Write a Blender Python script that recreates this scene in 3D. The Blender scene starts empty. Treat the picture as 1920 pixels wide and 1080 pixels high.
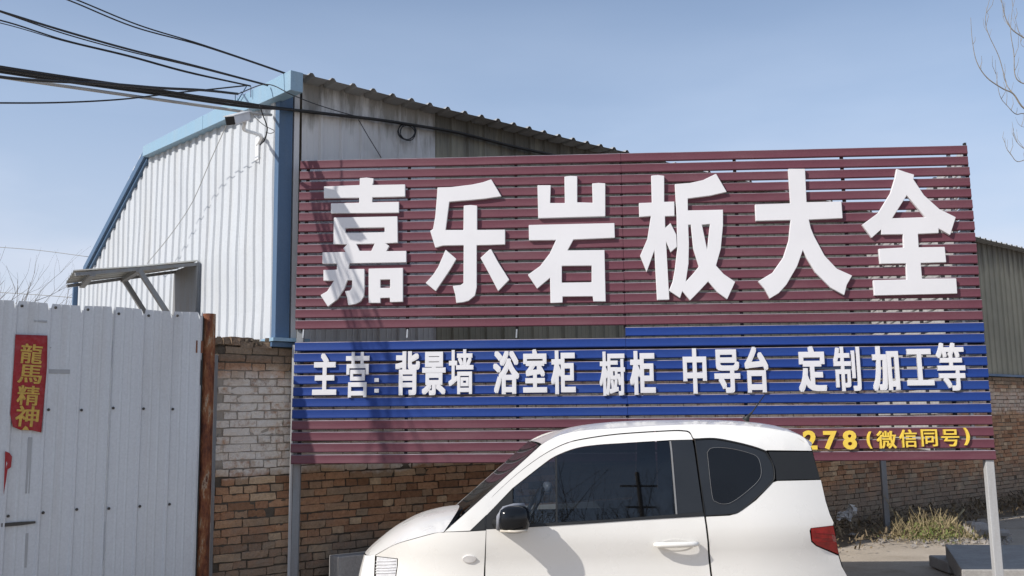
import bpy, math, random
import numpy as np
from mathutils import Vector, Matrix, noise as mnoise
from mathutils.geometry import delaunay_2d_cdt

random.seed(7)
SC = bpy.context.scene
COL = SC.collection
rad = math.radians

# ---------------------------------------------------------------- camera, world, sun, exposure
F, PITCH, ROLL, EYE = 1778.0, rad(8.07), rad(.93), 1.6
fwd = Vector((0, math.cos(PITCH), math.sin(PITCH)))
_r0 = Vector((1, 0, 0)); _u0 = _r0.cross(fwd)
rgt = _r0*math.cos(ROLL) - _u0*math.sin(ROLL)
upv = _u0*math.cos(ROLL) + _r0*math.sin(ROLL)
CAM = Vector((0, 0, EYE))
cd = bpy.data.cameras.new('camera'); cam = bpy.data.objects.new('camera', cd); COL.objects.link(cam)
cd.sensor_width = 36; cd.lens = 36*F/1920; cd.clip_start = .05; cd.clip_end = 3000
M = Matrix.Identity(4)
for i in range(3):
    M[i][0], M[i][1], M[i][2], M[i][3] = rgt[i], upv[i], -fwd[i], CAM[i]
cam.matrix_world = M
SC.camera = cam

SUN_AZ, SUN_EL = 57.0, 38.0           # degrees; azimuth measured from straight behind the camera towards the left
sdir = Vector((-math.sin(rad(SUN_AZ))*math.cos(rad(SUN_EL)), -math.cos(rad(SUN_AZ))*math.cos(rad(SUN_EL)), math.sin(rad(SUN_EL))))
w = bpy.data.worlds.new('World'); SC.world = w; w.use_nodes = True
nt = w.node_tree; nt.nodes.clear()
sky = nt.nodes.new('ShaderNodeTexSky'); sky.sky_type = 'NISHITA'; sky.sun_disc = False
sky.sun_elevation = rad(SUN_EL); sky.sun_rotation = math.atan2(sdir.x, sdir.y)
sky.air_density = 1.0; sky.dust_density = 1.0; sky.ozone_density = 3.0; sky.altitude = 100
bg = nt.nodes.new('ShaderNodeBackground'); bg.inputs[1].default_value = .138
wo = nt.nodes.new('ShaderNodeOutputWorld')
# thin high cloud veil, thickening towards the horizon
tc = nt.nodes.new('ShaderNodeTexCoord')
mp = nt.nodes.new('ShaderNodeMapping'); mp.inputs['Scale'].default_value = (1.2, 1.2, 4.5)
nz = nt.nodes.new('ShaderNodeTexNoise'); nz.inputs['Scale'].default_value = 1.6; nz.inputs['Detail'].default_value = 6; nz.inputs['Roughness'].default_value = .5
rp = nt.nodes.new('ShaderNodeValToRGB'); rp.color_ramp.elements[0].position = .42; rp.color_ramp.elements[0].color = (0, 0, 0, 1)
rp.color_ramp.elements[1].position = .75; rp.color_ramp.elements[1].color = (.8, .8, .8, 1)
sp = nt.nodes.new('ShaderNodeSeparateXYZ')
mr = nt.nodes.new('ShaderNodeMapRange'); mr.inputs[1].default_value = .02; mr.inputs[2].default_value = .42; mr.inputs[3].default_value = 1; mr.inputs[4].default_value = .05
mu = nt.nodes.new('ShaderNodeMath'); mu.operation = 'MULTIPLY'
mu2 = nt.nodes.new('ShaderNodeMath'); mu2.operation = 'MULTIPLY_ADD'; mu2.inputs[1].default_value = .66; mu2.inputs[2].default_value = .20
mx = nt.nodes.new('ShaderNodeMix'); mx.data_type = 'RGBA'; mx.inputs['B'].default_value = (4.6, 5.5, 7.0, 1)
L = nt.links.new
L(tc.outputs['Generated'], mp.inputs[0]); L(mp.outputs[0], nz.inputs[0]); L(nz.outputs[0], rp.inputs[0])
L(tc.outputs['Generated'], sp.inputs[0]); L(sp.outputs[2], mr.inputs[0])
L(rp.outputs[0], mu.inputs[0]); L(mr.outputs[0], mu.inputs[1])
ad = nt.nodes.new('ShaderNodeMath'); ad.operation = 'ADD'
L(mr.outputs[0], mu2.inputs[0]); L(mu.outputs[0], ad.inputs[0]); L(mu2.outputs[0], ad.inputs[1])
ad.use_clamp = True
hz = nt.nodes.new('ShaderNodeMix'); hz.data_type = 'RGBA'; hz.inputs['A'].default_value = (4.6, 5.45, 6.9, 1); hz.inputs['B'].default_value = (5.7, 5.75, 6.3, 1)
hr = nt.nodes.new('ShaderNodeMapRange'); hr.inputs[1].default_value = .30; hr.inputs[2].default_value = .04
L(sp.outputs[2], hr.inputs[0]); L(hr.outputs[0], hz.inputs['Factor']); L(hz.outputs['Result'], mx.inputs['B'])
L(ad.outputs[0], mx.inputs['Factor']); L(sky.outputs[0], mx.inputs['A'])
L(mx.outputs['Result'], bg.inputs[0]); L(bg.outputs[0], wo.inputs[0])

sl = bpy.data.lights.new('sun', 'SUN'); sl.energy = 4.8; sl.angle = rad(.6); sl.color = (1, .955, .89)
so = bpy.data.objects.new('sun', sl); COL.objects.link(so)
so.rotation_euler = sdir.to_track_quat('Z', 'Y').to_euler(); so.location = sdir*40
SC.view_settings.view_transform = 'Standard'; SC.view_settings.look = 'None'
SC.view_settings.exposure = 0.0; SC.view_settings.gamma = 1
SC.render.engine = 'CYCLES'; SC.cycles.use_denoising = True; SC.cycles.max_bounces = 8; SC.cycles.transparent_max_bounces = 12

# ---------------------------------------------------------------- frames of reference
def ray(px, py): return fwd + rgt*((px-960)/F) - upv*((py-540)/F)
def at(px, py, d): return CAM + ray(px, py)*d
def onp(px, py, p0, n):
    d = ray(px, py); return CAM + d*((p0-CAM).dot(n)/d.dot(n))
Rd = Vector((0.76869683, 0.63961331, 0)); Ld = Vector((-Rd.y, Rd.x, 0)); Wn = Vector((Rd.y, -Rd.x, 0))
W0 = at(480, 850, 8.05)
W0g = Vector((W0.x, W0.y, 0))
def W(s, off, z): return W0g + Rd*s + Wn*off + Vector((0, 0, z))      # long wall: along, out of the wall, up
def wpx(px, py, off=0):
    q = onp(px, py, W0+Wn*off, Wn); return (q-W0).dot(Rd), q.z
SCORN = .15
C0 = W(SCORN, 0, 0)
def Fc(t, off, z): return C0 + Ld*t - Rd*off + Vector((0, 0, z))       # gable facade
def fpx(px, py, off=0):
    q = onp(px, py, C0-Rd*off, Rd); return (q-C0).dot(Ld), q.z
WALLROT = math.atan2(Rd.y, Rd.x)

UPW = Vector((0, 0, 1))
# ---------------------------------------------------------------- mesh helpers
class MB:
    def __init__(s): s.v = []; s.f = []; s.sm = False
    def quad(s, a, b, c, d):
        n = len(s.v); s.v += [a, b, c, d]; s.f.append((n, n+1, n+2, n+3)); return s
    def poly(s, pts):
        n = len(s.v); s.v += list(pts); s.f.append(tuple(range(n, n+len(pts)))); return s
    def hexa(s, p):     # 8 corners: bottom 0-3, top 4-7
        n = len(s.v); s.v += list(p)
        for f in ((0, 3, 2, 1), (4, 5, 6, 7), (0, 1, 5, 4), (1, 2, 6, 5), (2, 3, 7, 6), (3, 0, 4, 7)): s.f.append(tuple(n+i for i in f))
        return s
    def fbox(s, fr, a0, a1, b0, b1, c0, c1):
        return s.hexa([fr(a0, b0, c0), fr(a1, b0, c0), fr(a1, b1, c0), fr(a0, b1, c0), fr(a0, b0, c1), fr(a1, b0, c1), fr(a1, b1, c1), fr(a0, b1, c1)])
    def bar(s, p, q, wx, wy, up=Vector((0, 0, 1))):
        d = (q-p).normalized()
        if abs(d.dot(up)) > .95: up = Vector((0, 1, 0))
        x = d.cross(up).normalized()*wx/2; y = x.cross(d).normalized()*wy/2
        return s.hexa([p-x-y, p+x-y, p+x+y, p-x+y, q-x-y, q+x-y, q+x+y, q-x+y])
    def tube(s, pts, r, n=6, cap=True):
        pts = [Vector(p) for p in pts]
        rs = r if isinstance(r, (list, tuple)) else [r]*len(pts)
        base = len(s.v); ref = Vector((0, 0, 1)); px = None
        for i, p in enumerate(pts):
            d = (pts[min(i+1, len(pts)-1)]-pts[max(i-1, 0)]).normalized()
            if px is None:
                if abs(d.dot(ref)) > .9: ref = Vector((0, 1, 0))
                px = d.cross(ref).normalized()
            else:
                px = (px - d*px.dot(d)).normalized()
            py = d.cross(px)
            for k in range(n):
                a = 2*math.pi*k/n; s.v.append(p + (px*math.cos(a)+py*math.sin(a))*rs[i])
        for i in range(len(pts)-1):
            for k in range(n):
                a = base+i*n+k; b = base+i*n+(k+1) % n
                s.f.append((a, b, b+n, a+n))
        if cap:
            s.f.append(tuple(base+k for k in range(n))[::-1]); e = base+(len(pts)-1)*n
            s.f.append(tuple(e+k for k in range(n)))
        return s
    def build(s, name, mat, parent=None, smooth=False, bevel=0, auto=None, recalc=True):
        return mk(name, s.v, s.f, mat, parent, smooth, bevel, auto, recalc)
ORG = {}
def mk(name, v, f, mat, parent=None, smooth=False, bevel=0, auto=None, recalc=True):
    o0 = ORG.get(parent.name, Vector()) if parent else Vector()
    m = bpy.data.meshes.new(name)
    m.from_pydata([tuple(Vector(p)-o0) for p in v], [], f)
    if recalc:
        import bmesh
        b = bmesh.new(); b.from_mesh(m); bmesh.ops.recalc_face_normals(b, faces=b.faces); b.to_mesh(m); b.free()
    m.materials.append(mat)
    o = bpy.data.objects.new(name, m); COL.objects.link(o)
    if parent: o.parent = parent; ORG[o.name] = o0
    else: ORG[o.name] = Vector()
    if smooth or auto:
        m.polygons.foreach_set('use_smooth', [True]*len(m.polygons))
        if auto: m.set_sharp_from_angle(angle=rad(auto))
    if bevel:
        b = o.modifiers.new('bevel', 'BEVEL'); b.width = bevel; b.segments = 2; b.limit_method = 'ANGLE'
    return o
def tag(o, label=None, cat=None, group=None, kind=None):
    if label: o['label'] = label
    if cat: o['category'] = cat
    if group: o['group'] = group
    if kind: o['kind'] = kind
    return o
def thing(name, loc, label, cat, group=None):
    o = bpy.data.objects.new(name, None); COL.objects.link(o); o.location = loc; o.empty_display_size = .1
    ORG[o.name] = Vector(loc); return tag(o, label, cat, group)
def lerp(a, b, t): return a+(b-a)*t
def interp(x, xs, ys):
    return float(np.interp(x, xs, ys))
def spline(pts, n):
    """Catmull-Rom through points"""
    P = [Vector(p) for p in pts]; P = [P[0]*2-P[1]]+P+[P[-1]*2-P[-2]]
    out = []
    for i in range(1, len(P)-2):
        for k in range(n):
            t = k/n; a, b, c, d = P[i-1], P[i], P[i+1], P[i+2]
            out.append(.5*((2*b)+(c-a)*t+(2*a-5*b+4*c-d)*t*t+(3*b-3*c+d-a)*t**3))
    out.append(P[-2]); return out

# ---------------------------------------------------------------- material helpers
class G:
    def __init__(s, name):
        s.m = bpy.data.materials.new(name); s.m.use_nodes = True; s.t = s.m.node_tree; s.t.nodes.clear()
        s.out = s.t.nodes.new('ShaderNodeOutputMaterial'); s.b = s.t.nodes.new('ShaderNodeBsdfPrincipled')
        s.t.links.new(s.b.outputs[0], s.out.inputs[0])
    def n(s, t, **k):
        x = s.t.nodes.new('ShaderNode'+t)
        for a, b in k.items(): setattr(x, a, b)
        return x
    def l(s, a, b): s.t.links.new(a, b)
    def pos(s, obj=False):
        if obj: return s.n('TexCoord').outputs['Object']
        return s.n('NewGeometry').outputs['Position']
    def noise(s, vec, scale, detail=4, rough=.55, stretch=None, rot=None):
        if stretch or rot:
            m = s.n('Mapping'); s.l(vec, m.inputs[0])
            if stretch: m.inputs['Scale'].default_value = stretch
            if rot: m.inputs['Rotation'].default_value = rot
            vec = m.outputs[0]
        x = s.n('TexNoise'); s.l(vec, x.inputs['Vector']); x.inputs['Scale'].default_value = scale
        x.inputs['Detail'].default_value = detail; x.inputs['Roughness'].default_value = rough
        return x.outputs[0]
    def ramp(s, fac, stops):
        x = s.n('ValToRGB'); s.l(fac, x.inputs[0]); e = x.color_ramp.elements
        while len(e) < len(stops): e.new(.5)
        for el, (p, c) in zip(e, stops):
            el.position = p; el.color = (*c, 1) if isinstance(c, tuple) else (c, c, c, 1)
        return x.outputs[0]
    def mix(s, fac, a, b, mode='MIX'):
        x = s.n('Mix', data_type='RGBA', blend_type=mode)
        for inp, val in (('Factor', fac), ('A', a), ('B', b)):
            if isinstance(val, (int, float)): x.inputs[inp].default_value = val if inp == 'Factor' else (val, val, val, 1)
            elif isinstance(val, tuple): x.inputs[inp].default_value = (*val, 1)
            else: s.l(val, x.inputs[inp])
        return x.outputs['Result']
    def math(s, op, a, b=0, clamp=False):
        x = s.n('Math', operation=op); x.use_clamp = clamp
        for i, val in enumerate((a, b)):
            if isinstance(val, (int, float)): x.inputs[i].default_value = val
            else: s.l(val, x.inputs[i])
        return x.outputs[0]
    def maprange(s, v, a, b, c=0, d=1):
        x = s.n('MapRange'); s.l(v, x.inputs[0])
        for i, q in enumerate((a, b, c, d)): x.inputs[i+1].default_value = q
        return x.outputs[0]
    def done(s, color=None, rough=.5, metal=0, bump=None, bstr=.3, bdist=.01, spec=.5, coat=0):
        for inp, val in (('Base Color', color), ('Roughness', rough), ('Metallic', metal)):
            if val is None: continue
            if isinstance(val, tuple): s.b.inputs[inp].default_value = (*val, 1)
            elif isinstance(val, (int, float)): s.b.inputs[inp].default_value = val
            else: s.l(val, s.b.inputs[inp])
        s.b.inputs['Specular IOR Level'].default_value = spec
        if coat: s.b.inputs['Coat Weight'].default_value = coat; s.b.inputs['Coat Roughness'].default_value = .04
        if bump is not None:
            b = s.n('Bump'); b.inputs['Strength'].default_value = bstr; b.inputs['Distance'].default_value = bdist
            s.l(bump, b.inputs['Height']); s.l(b.outputs[0], s.b.inputs['Normal'])
        return s.m
def basic(name, c, rough=.5, metal=0, var=.12, scale=6, spec=.5, bstr=.0, stretch=None):
    g = G(name); p = g.pos(); n = g.noise(p, scale, 5, .6, stretch)
    k = g.ramp(n, [(.3, 1-var), (.7, 1+var)])
    col = g.mix(1.0, c, k, 'MULTIPLY')
    return g.done(col, rough, metal, n if bstr else None, bstr, .01, spec)
def painted(name, c, dirt, rough=.38, amt=.5, scale=9, streak=(1, 1, .12), spec=.5):
    """sheet paint with dust, vertical run marks and a slight waviness"""
    g = G(name); p = g.pos()
    n1 = g.noise(p, scale, 6, .65, streak); n2 = g.noise(p, 2.3, 5, .6); n3 = g.noise(p, 60, 3, .6)
    f = g.math('MULTIPLY', g.ramp(n1, [(.45, 0.0), (.75, amt)]), g.ramp(n2, [(.3, .25), (.65, 1.0)]))
    col = g.mix(f, c, dirt)
    col = g.mix(1.0, col, g.ramp(n3, [(.3, .93), (.7, 1.05)]), 'MULTIPLY')
    return g.done(col, g.ramp(n2, [(.3, rough), (.7, rough+.2)]), 0, n2, .25, .012, spec)

m_maroon = painted('maroon_paint', (.125, .040, .056), (.20, .12, .13), .5, .45, 3, (.35, 1, 2.2), .3)
m_blue = painted('blue_paint', (.010, .040, .205), (.04, .085, .23), .5, .4, 3, (.35, 1, 2.2), .3)
m_edge = basic('edge_highlight', (.27, .235, .26), .5, 0, .3, 9)  # painted highlight with some dust: pale line where slat bevels catch the sun
m_primer = basic('pale_primer_back', (.50, .49, .48), .6, 0, .2, 9)
m_backsteel = basic('galvanised_steel', (.42, .43, .44), .45, .6, .15, 14)
m_poststeel = painted('post_steel', (.42, .42, .42), (.24, .20, .16), .5, .5)
m_white_acr = basic('white_sign_letter', (.66, .65, .66), .38, 0, .035, 1.7)
m_white_side = basic('letter_edge', (.55, .52, .52), .5, 0, .08)
m_yellow = painted('yellow_sign_letter', (.80, .56, .07), (.55, .4, .15), .4, .2, 12)
m_facade = painted('white_cladding', (.48, .505, .535), (.38, .37, .35), .45, .5, 5, (1, 1, .07))
m_bluetrim = painted('blue_trim', (.058, .115, .205), (.13, .17, .22), .45, .4, 6)
m_cornice = painted('pale_blue_cornice', (.22, .35, .46), (.30, .35, .38), .45, .5, 6)
m_dark = basic('dark_gap', (.02, .021, .022), .8)
m_black = basic('black_plastic', (.022, .023, .025), .45, 0, .2, 40)
m_cable = basic('black_cable', (.018, .019, .022), .55)
m_cable_grey = basic('grey_cable', (.34, .34, .33), .6)
m_gate = painted('gate_sheet', (.56, .585, .61), (.40, .38, .35), .4, .5, 7, (1, 1, .05))
m_screw = basic('screw', (.05, .045, .04), .6)

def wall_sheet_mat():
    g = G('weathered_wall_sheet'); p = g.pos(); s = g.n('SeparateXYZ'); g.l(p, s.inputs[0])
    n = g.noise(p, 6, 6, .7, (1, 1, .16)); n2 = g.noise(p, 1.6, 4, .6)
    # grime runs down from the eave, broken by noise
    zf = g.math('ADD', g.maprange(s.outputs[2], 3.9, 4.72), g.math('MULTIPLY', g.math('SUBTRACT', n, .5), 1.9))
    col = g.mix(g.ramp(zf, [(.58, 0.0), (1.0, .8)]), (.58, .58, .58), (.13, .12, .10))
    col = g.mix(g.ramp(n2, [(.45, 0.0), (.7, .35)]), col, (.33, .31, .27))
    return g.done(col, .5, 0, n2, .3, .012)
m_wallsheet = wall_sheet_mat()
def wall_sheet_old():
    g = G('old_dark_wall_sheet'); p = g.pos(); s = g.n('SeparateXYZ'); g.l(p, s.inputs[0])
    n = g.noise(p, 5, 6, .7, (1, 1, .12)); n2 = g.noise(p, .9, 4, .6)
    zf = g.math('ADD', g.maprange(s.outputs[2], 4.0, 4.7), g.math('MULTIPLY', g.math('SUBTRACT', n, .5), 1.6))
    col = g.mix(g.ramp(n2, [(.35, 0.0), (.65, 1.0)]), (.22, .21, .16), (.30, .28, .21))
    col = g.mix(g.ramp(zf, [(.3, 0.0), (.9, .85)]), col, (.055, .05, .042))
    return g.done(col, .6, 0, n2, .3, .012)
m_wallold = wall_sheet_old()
m_canopy = painted('old_canopy_sheet', (.30, .31, .30), (.26, .17, .10), .5, .7, 6)
m_oldsteel = painted('old_painted_steel', (.20, .21, .22), (.18, .12, .08), .55, .6)
m_roof = painted('roof_sheet', (.30, .31, .32), (.16, .13, .1), .5, .6, 4)

def brick_mat():
    g = G('old_brick'); p = g.pos(); s = g.n('SeparateXYZ'); g.l(p, s.inputs[0])
    at_ = g.n('Attribute', attribute_name='tone'); oi = g.n('ObjectInfo')
    r = g.math('FRACT', g.math('ADD', oi.outputs['Random'], at_.outputs['Fac']))
    c = g.ramp(r, [(0, (.24, .13, .075)), (.2, (.38, .205, .12)), (.45, (.46, .265, .155)), (.62, (.34, .25, .17)), (.8, (.42, .23, .13)), (1, (.55, .40, .26))])
    n = g.noise(p, 30, 6, .7); n2 = g.noise(p, 3.2, 5, .65); n4 = g.noise(p, 11, 5, .7)
    c = g.mix(1.0, c, g.ramp(n, [(.25, .72), (.75, 1.22)]), 'MULTIPLY')
    # grey salts and dirt near the ground
    zf = g.math('ADD', g.maprange(s.outputs[2], .95, .35), g.math('MULTIPLY', g.math('SUBTRACT', n2, .5), 1.8))
    c = g.mix(g.ramp(zf, [(.3, 0.0), (.9, .75)]), c, (.25, .21, .165))
    # grey weathering at the top courses
    zt = g.math('ADD', g.maprange(s.outputs[2], 2.0, 2.25), g.math('MULTIPLY', g.math('SUBTRACT', n2, .5), 1.2))
    # old whitewash between about 1.25 and 2.1 m
    zw = g.math('ADD', s.outputs[2], g.math('MULTIPLY', g.math('SUBTRACT', n2, .5), .35))
    lo = g.maprange(s.outputs[0], -1, 8, 1.2, 1.62)
    wf = g.math('MULTIPLY', g.maprange(g.math('SUBTRACT', zw, lo), -.02, .06), g.maprange(zw, 2.12, 1.95))
    wf = g.math('MULTIPLY', wf, g.ramp(g.math('ADD', n4, g.math('MULTIPLY', r, .12)), [(.36, .12), (.55, .95)]))
    wf2 = g.math('MULTIPLY', wf, g.maprange(s.outputs[0], 1.5, 6, 1, .5))
    c = g.mix(wf2, c, g.mix(n, (.60, .54, .47), (.80, .74, .67)))
    c = g.mix(g.ramp(zt, [(.4, 0.0), (.8, .8)]), c, g.mix(n, (.13, .10, .075), (.30, .24, .18)))
    return g.done(c, .92, 0, g.math('ADD', n, n4), 1.0, .02, .15)
m_brick = brick_mat()
def mortar_mat():
    g = G('mortar'); p = g.pos(); n = g.noise(p, 18, 6, .7); s = g.n('SeparateXYZ'); g.l(p, s.inputs[0])
    c = g.mix(n, (.05, .04, .03), (.15, .125, .10))
    wf = g.math('MULTIPLY', g.maprange(s.outputs[2], 1.2, 1.3), g.maprange(s.outputs[2], 2.15, 2.05))
    c = g.mix(g.math('MULTIPLY', wf, g.maprange(s.outputs[0], 0, 5, .8, .2)), c, (.40, .355, .30))
    return g.done(c, .95, 0, n, .8, .02, .1)
m_mortar = mortar_mat()
def rust_mat():
    g = G('rusty_steel'); p = g.pos(); n = g.noise(p, 11, 8, .72, (1, 1, .3)); n2 = g.noise(p, 40, 5, .7)
    c = g.ramp(g.math('MULTIPLY_ADD', g.math('SUBTRACT', n, .5), 2.0) if False else g.maprange(n, .3, .7), [(.05, (.03, .014, .01)), (.3, (.11, .034, .017)), (.5, (.20, .065, .026)), (.66, (.27, .12, .05)), (.78, (.38, .30, .22)), (.86, (.14, .05, .025)), (1, (.05, .022, .014))])
    return g.done(c, .6, .1, g.math('ADD', n2, n), .9, .015, .4)
m_rust = rust_mat()
def concrete_mat(name, a, b, scale=2.2, stain=(.2, .16, .11)):
    g = G(name); p = g.pos(); n = g.noise(p, scale, 8, .65); n2 = g.noise(p, 45, 4, .7); n3 = g.noise(p, .7, 5, .7)
    c = g.mix(g.ramp(n, [(.3, 0.0), (.7, 1.0)]), a, b)
    c = g.mix(g.ramp(n3, [(.55, 0.0), (.72, .6)]), c, stain)
    c = g.mix(1.0, c, g.ramp(n2, [(.3, .85), (.7, 1.1)]), 'MULTIPLY')
    return g.done(c, .9, 0, n2, .5, .008, .25)
m_ground = concrete_mat('pale_concrete_ground', (.34, .29, .235), (.44, .38, .31))
m_dirt = concrete_mat('dirt', (.13, .10, .07), (.21, .165, .12), 5, (.09, .075, .05))
m_slab = concrete_mat('grey_slab', (.29, .275, .26), (.38, .365, .345), 4, (.2, .2, .2))
m_rubble = concrete_mat('rubble', (.32, .29, .27), (.42, .39, .36), 8)

# ---------------------------------------------------------------- ground
def sheet(name, fr, a, b, c, d, z, mat, na=1, nb=1, amp=0, kind='structure'):
    v = []; f = []
    for i in range(na+1):
        for j in range(nb+1):
            p = fr(lerp(a, b, i/na), lerp(c, d, j/nb), z)
            if amp: p.z += amp*(mnoise.noise(p*1.3)+.5*mnoise.noise(p*4))
            v.append(p)
    for i in range(na):
        for j in range(nb):
            k = i*(nb+1)+j; f.append((k, k+nb+1, k+nb+2, k+1))
    return tag(mk(name, v, f, mat, smooth=bool(amp)), kind=kind)
sheet('ground', lambda x, y, z: Vector((x, y, z)), -600, 600, -300, 900, -.01, m_ground)
sheet('dirt_strip', lambda s, o, z: W(s, o, z-.055*max(0, o-.3)/.85*(1.25+.5*mnoise.noise(Vector((s*1.1, o, 0))))), -6, 30, 1.5, .0, .03, m_dirt, 260, 16, .02)

# ---------------------------------------------------------------- corrugated sheets
def profile(a0, a1, phase, pitch, h, wtop=.03, wbase=.07, minor=True):
    """list of (a, off) across a ribbed sheet"""
    out = [(a0, 0.0)]
    k = math.ceil((a0-phase)/pitch-1)
    while phase+k*pitch < a1+pitch:
        c = phase+k*pitch
        for da, o in ((-wbase/2, 0), (-wtop/2, h), (wtop/2, h), (wbase/2, 0)):
            if a0 < c+da < a1: out.append((c+da, o))
        if minor:
            for q in (.36, .64):
                for da, o in ((-.012, 0), (0, .004), (.012, 0)):
                    if a0 < c+pitch*q+da < a1: out.append((c+pitch*q+da, o))
        k += 1
    out.append((a1, 0.0)); return sorted(out)
def ribbed(name, fr, a0, a1, phase, pitch, h, zb, zt, mat, parent, wtop=.03, wbase=.07, minor=True, base=0, nz=8, wob=.004, notch=0):
    pr = profile(a0, a1, phase, pitch, h, wtop, wbase, minor)
    v = []; f = []
    n = len(pr)
    for j in range(nz+1):
        for a, o in pr:
            bot = zb(a) if callable(zb) else zb; top = zt(a) if callable(zt) else zt
            if notch and o > h*.5: top -= notch
            z = lerp(bot, top, j/nz)
            q = fr(a, 0, z); ww = wob*mnoise.noise(q*1.7+Vector((3, 1, 7)))
            v.append(fr(a, base+o+ww, z))
    for j in range(nz):
        for i in range(n-1):
            k = j*n+i; f.append((k, k+1, k+n+1, k+n))
    return mk(name, v, f, mat, parent, recalc=False)

# ---------------------------------------------------------------- warehouse
bld = thing('warehouse', W(SCORN, 0, 0), 'long white corrugated metal shed with blue edge trim behind the shop sign', 'warehouse')
RT = [fpx(545, 140)[0], fpx(268, 283)[0], fpx(150, 512)[0], fpx(145, 530)[0]]
def topf(t):
    return interp(t, [-.05, fpx(268, 283)[0], fpx(153, 505)[0], 6.3], [4.66, fpx(268, 283)[1]-.04, fpx(153, 505)[1]-.08, fpx(145, 525)[1]-.06])
TEND = fpx(146, 540)[0]
# gable facade: separate lapped sheets of four ribs
t = 0.02; k = 0
while t < TEND-.05:
    t1 = min(t+.76, TEND)
    ribbed('cladding_sheet', Fc, t, t1, .095, .19, .020, 1.0, topf, m_facade, bld, .075, .10, False, base=.001*(k % 2), nz=18, wob=.015)
    t = t1; k += 1
# cornice (pale blue capping) along the top
def strip_along(name, pts, fr, h0, o0, o1, mat, parent):
    mb = MB()
    for (ta, za, ha), (tb, zb_, hb) in zip(pts, pts[1:]):
        mb.hexa([fr(ta, o0, za-ha), fr(tb, o0, zb_-hb), fr(tb, o1, zb_-hb), fr(ta, o1, za-ha), fr(ta, o0, za), fr(tb, o0, zb_), fr(tb, o1, zb_), fr(ta, o1, za)])
    return mb.build(name, mat, parent, bevel=.004)
kt, kz = fpx(268, 275, .1); et, ez = fpx(152, 500, .1)
tt0, zz0 = fpx(545, 131, .1)
for i in range(2):
    a, b = (0, .52) if i == 0 else (.52, 1)
    strip_along('cornice', [(lerp(tt0, kt, a)+(.002 if i else 0), lerp(zz0, kz, a), .18-.06*a), (lerp(tt0, kt, b), lerp(zz0, kz, b), .18-.06*b)], Fc, 0, -.02, .1+.002*i, m_cornice, bld)
strip_along('edge_trim', [(kt+.003, kz, .10), (et, ez, .10)], Fc, 0, -.02, .075, m_bluetrim, bld)
strip_along('edge_trim', [(kt+.02, kz-.10, .05), (et, ez-.10, .05)], Fc, 0, -.02, .045, m_bluetrim, bld)
MB().fbox(Fc, TEND-.02, TEND+.03, -.05, .06, 1.2, ez-.1).build('edge_trim', m_bluetrim, bld)
# corner post trim: wide blue face on the shaded side, white return on the facade
MB().fbox(W, wpx(522, 300, .03)[0], wpx(548, 300, .03)[0], -.05, .03, 2.34, 4.7).build('corner_trim', m_bluetrim, bld, bevel=.004)
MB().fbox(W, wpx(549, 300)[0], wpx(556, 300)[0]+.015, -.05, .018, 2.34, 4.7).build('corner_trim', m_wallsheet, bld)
# long side wall
WPH = .36
s = .38; k = 0
ZB = 2.32
while s < 22:
    s1 = s+.86 if s < 1.5 else s+.86
    if s < 1.85 < s1: s1 = 1.86
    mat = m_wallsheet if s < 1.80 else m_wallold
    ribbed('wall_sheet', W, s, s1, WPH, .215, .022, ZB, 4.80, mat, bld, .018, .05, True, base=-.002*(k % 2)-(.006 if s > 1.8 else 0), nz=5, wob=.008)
    s = s1; k += 1
MB().fbox(W, .10, 22.05, -.02, .055, 2.285, 2.325).build('sill_flashing', m_bluetrim, bld)
MB().fbox(W, .09, .44, -.14, .10, 2.33, 2.36).build('sill_flashing', m_cornice, bld)
# roof sheet with trapezoid ribs, eave overhang 0.2 m
def roof_fr(s_, h, o):     # o outward distance from wall plane (negative = inside)
    return W(s_, o, interp(-o, [-.215, -.2, kt, et-.12, 6.0], [4.732, 4.735, kz-.13, ez-.16, ez-.34]) + h)
v = []; f = []
pr = []
k = 0
c = .36-.217
pr.append((.165, 0))
while c < 22:
    for da, h in ((-.035, 0), (-.012, .028), (.012, .028), (.035, 0)):
        if c+da > .17: pr.append((c+da, h))
    c += .217
pr.append((22.1, 0))
pr.sort()
offs = [.215, .19, 0, -.4, -1.2, -kt+.05, -kt-.25, -5.4, -et+.12]
for o in offs:
    for a, h in pr: v.append(roof_fr(a, h*(1 if o > -.1 else .3) + (.004*math.sin(a*3)), o))
n = len(pr)
for j in range(len(offs)-1):
    for i in range(n-1):
        k = j*n+i; f.append((k, k+1, k+n+1, k+n))
mk('roof_sheet', v, f, m_roof, bld, recalc=False)
# eave purlin and closed back/far sides of the shed
MB().fbox(W, .2, 21.9, -.06, -.012, 4.6, 4.74).build('eave_purlin', m_dark, bld)
bk = MB(); bk.poly([W(22, 0, 2.3), W(22, -et+.1, 2.3), W(22, -et+.1, ez-.14), W(22, -kt, kz-.12), W(22, 0, 4.74)])
bk.quad(W(.2, -et+.1, 0), W(22, -et+.1, 0), W(22, -et+.1, ez-.14), W(.2, -et+.1, ez-.14))
bk.build('rear_wall', m_wallold, bld)
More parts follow.
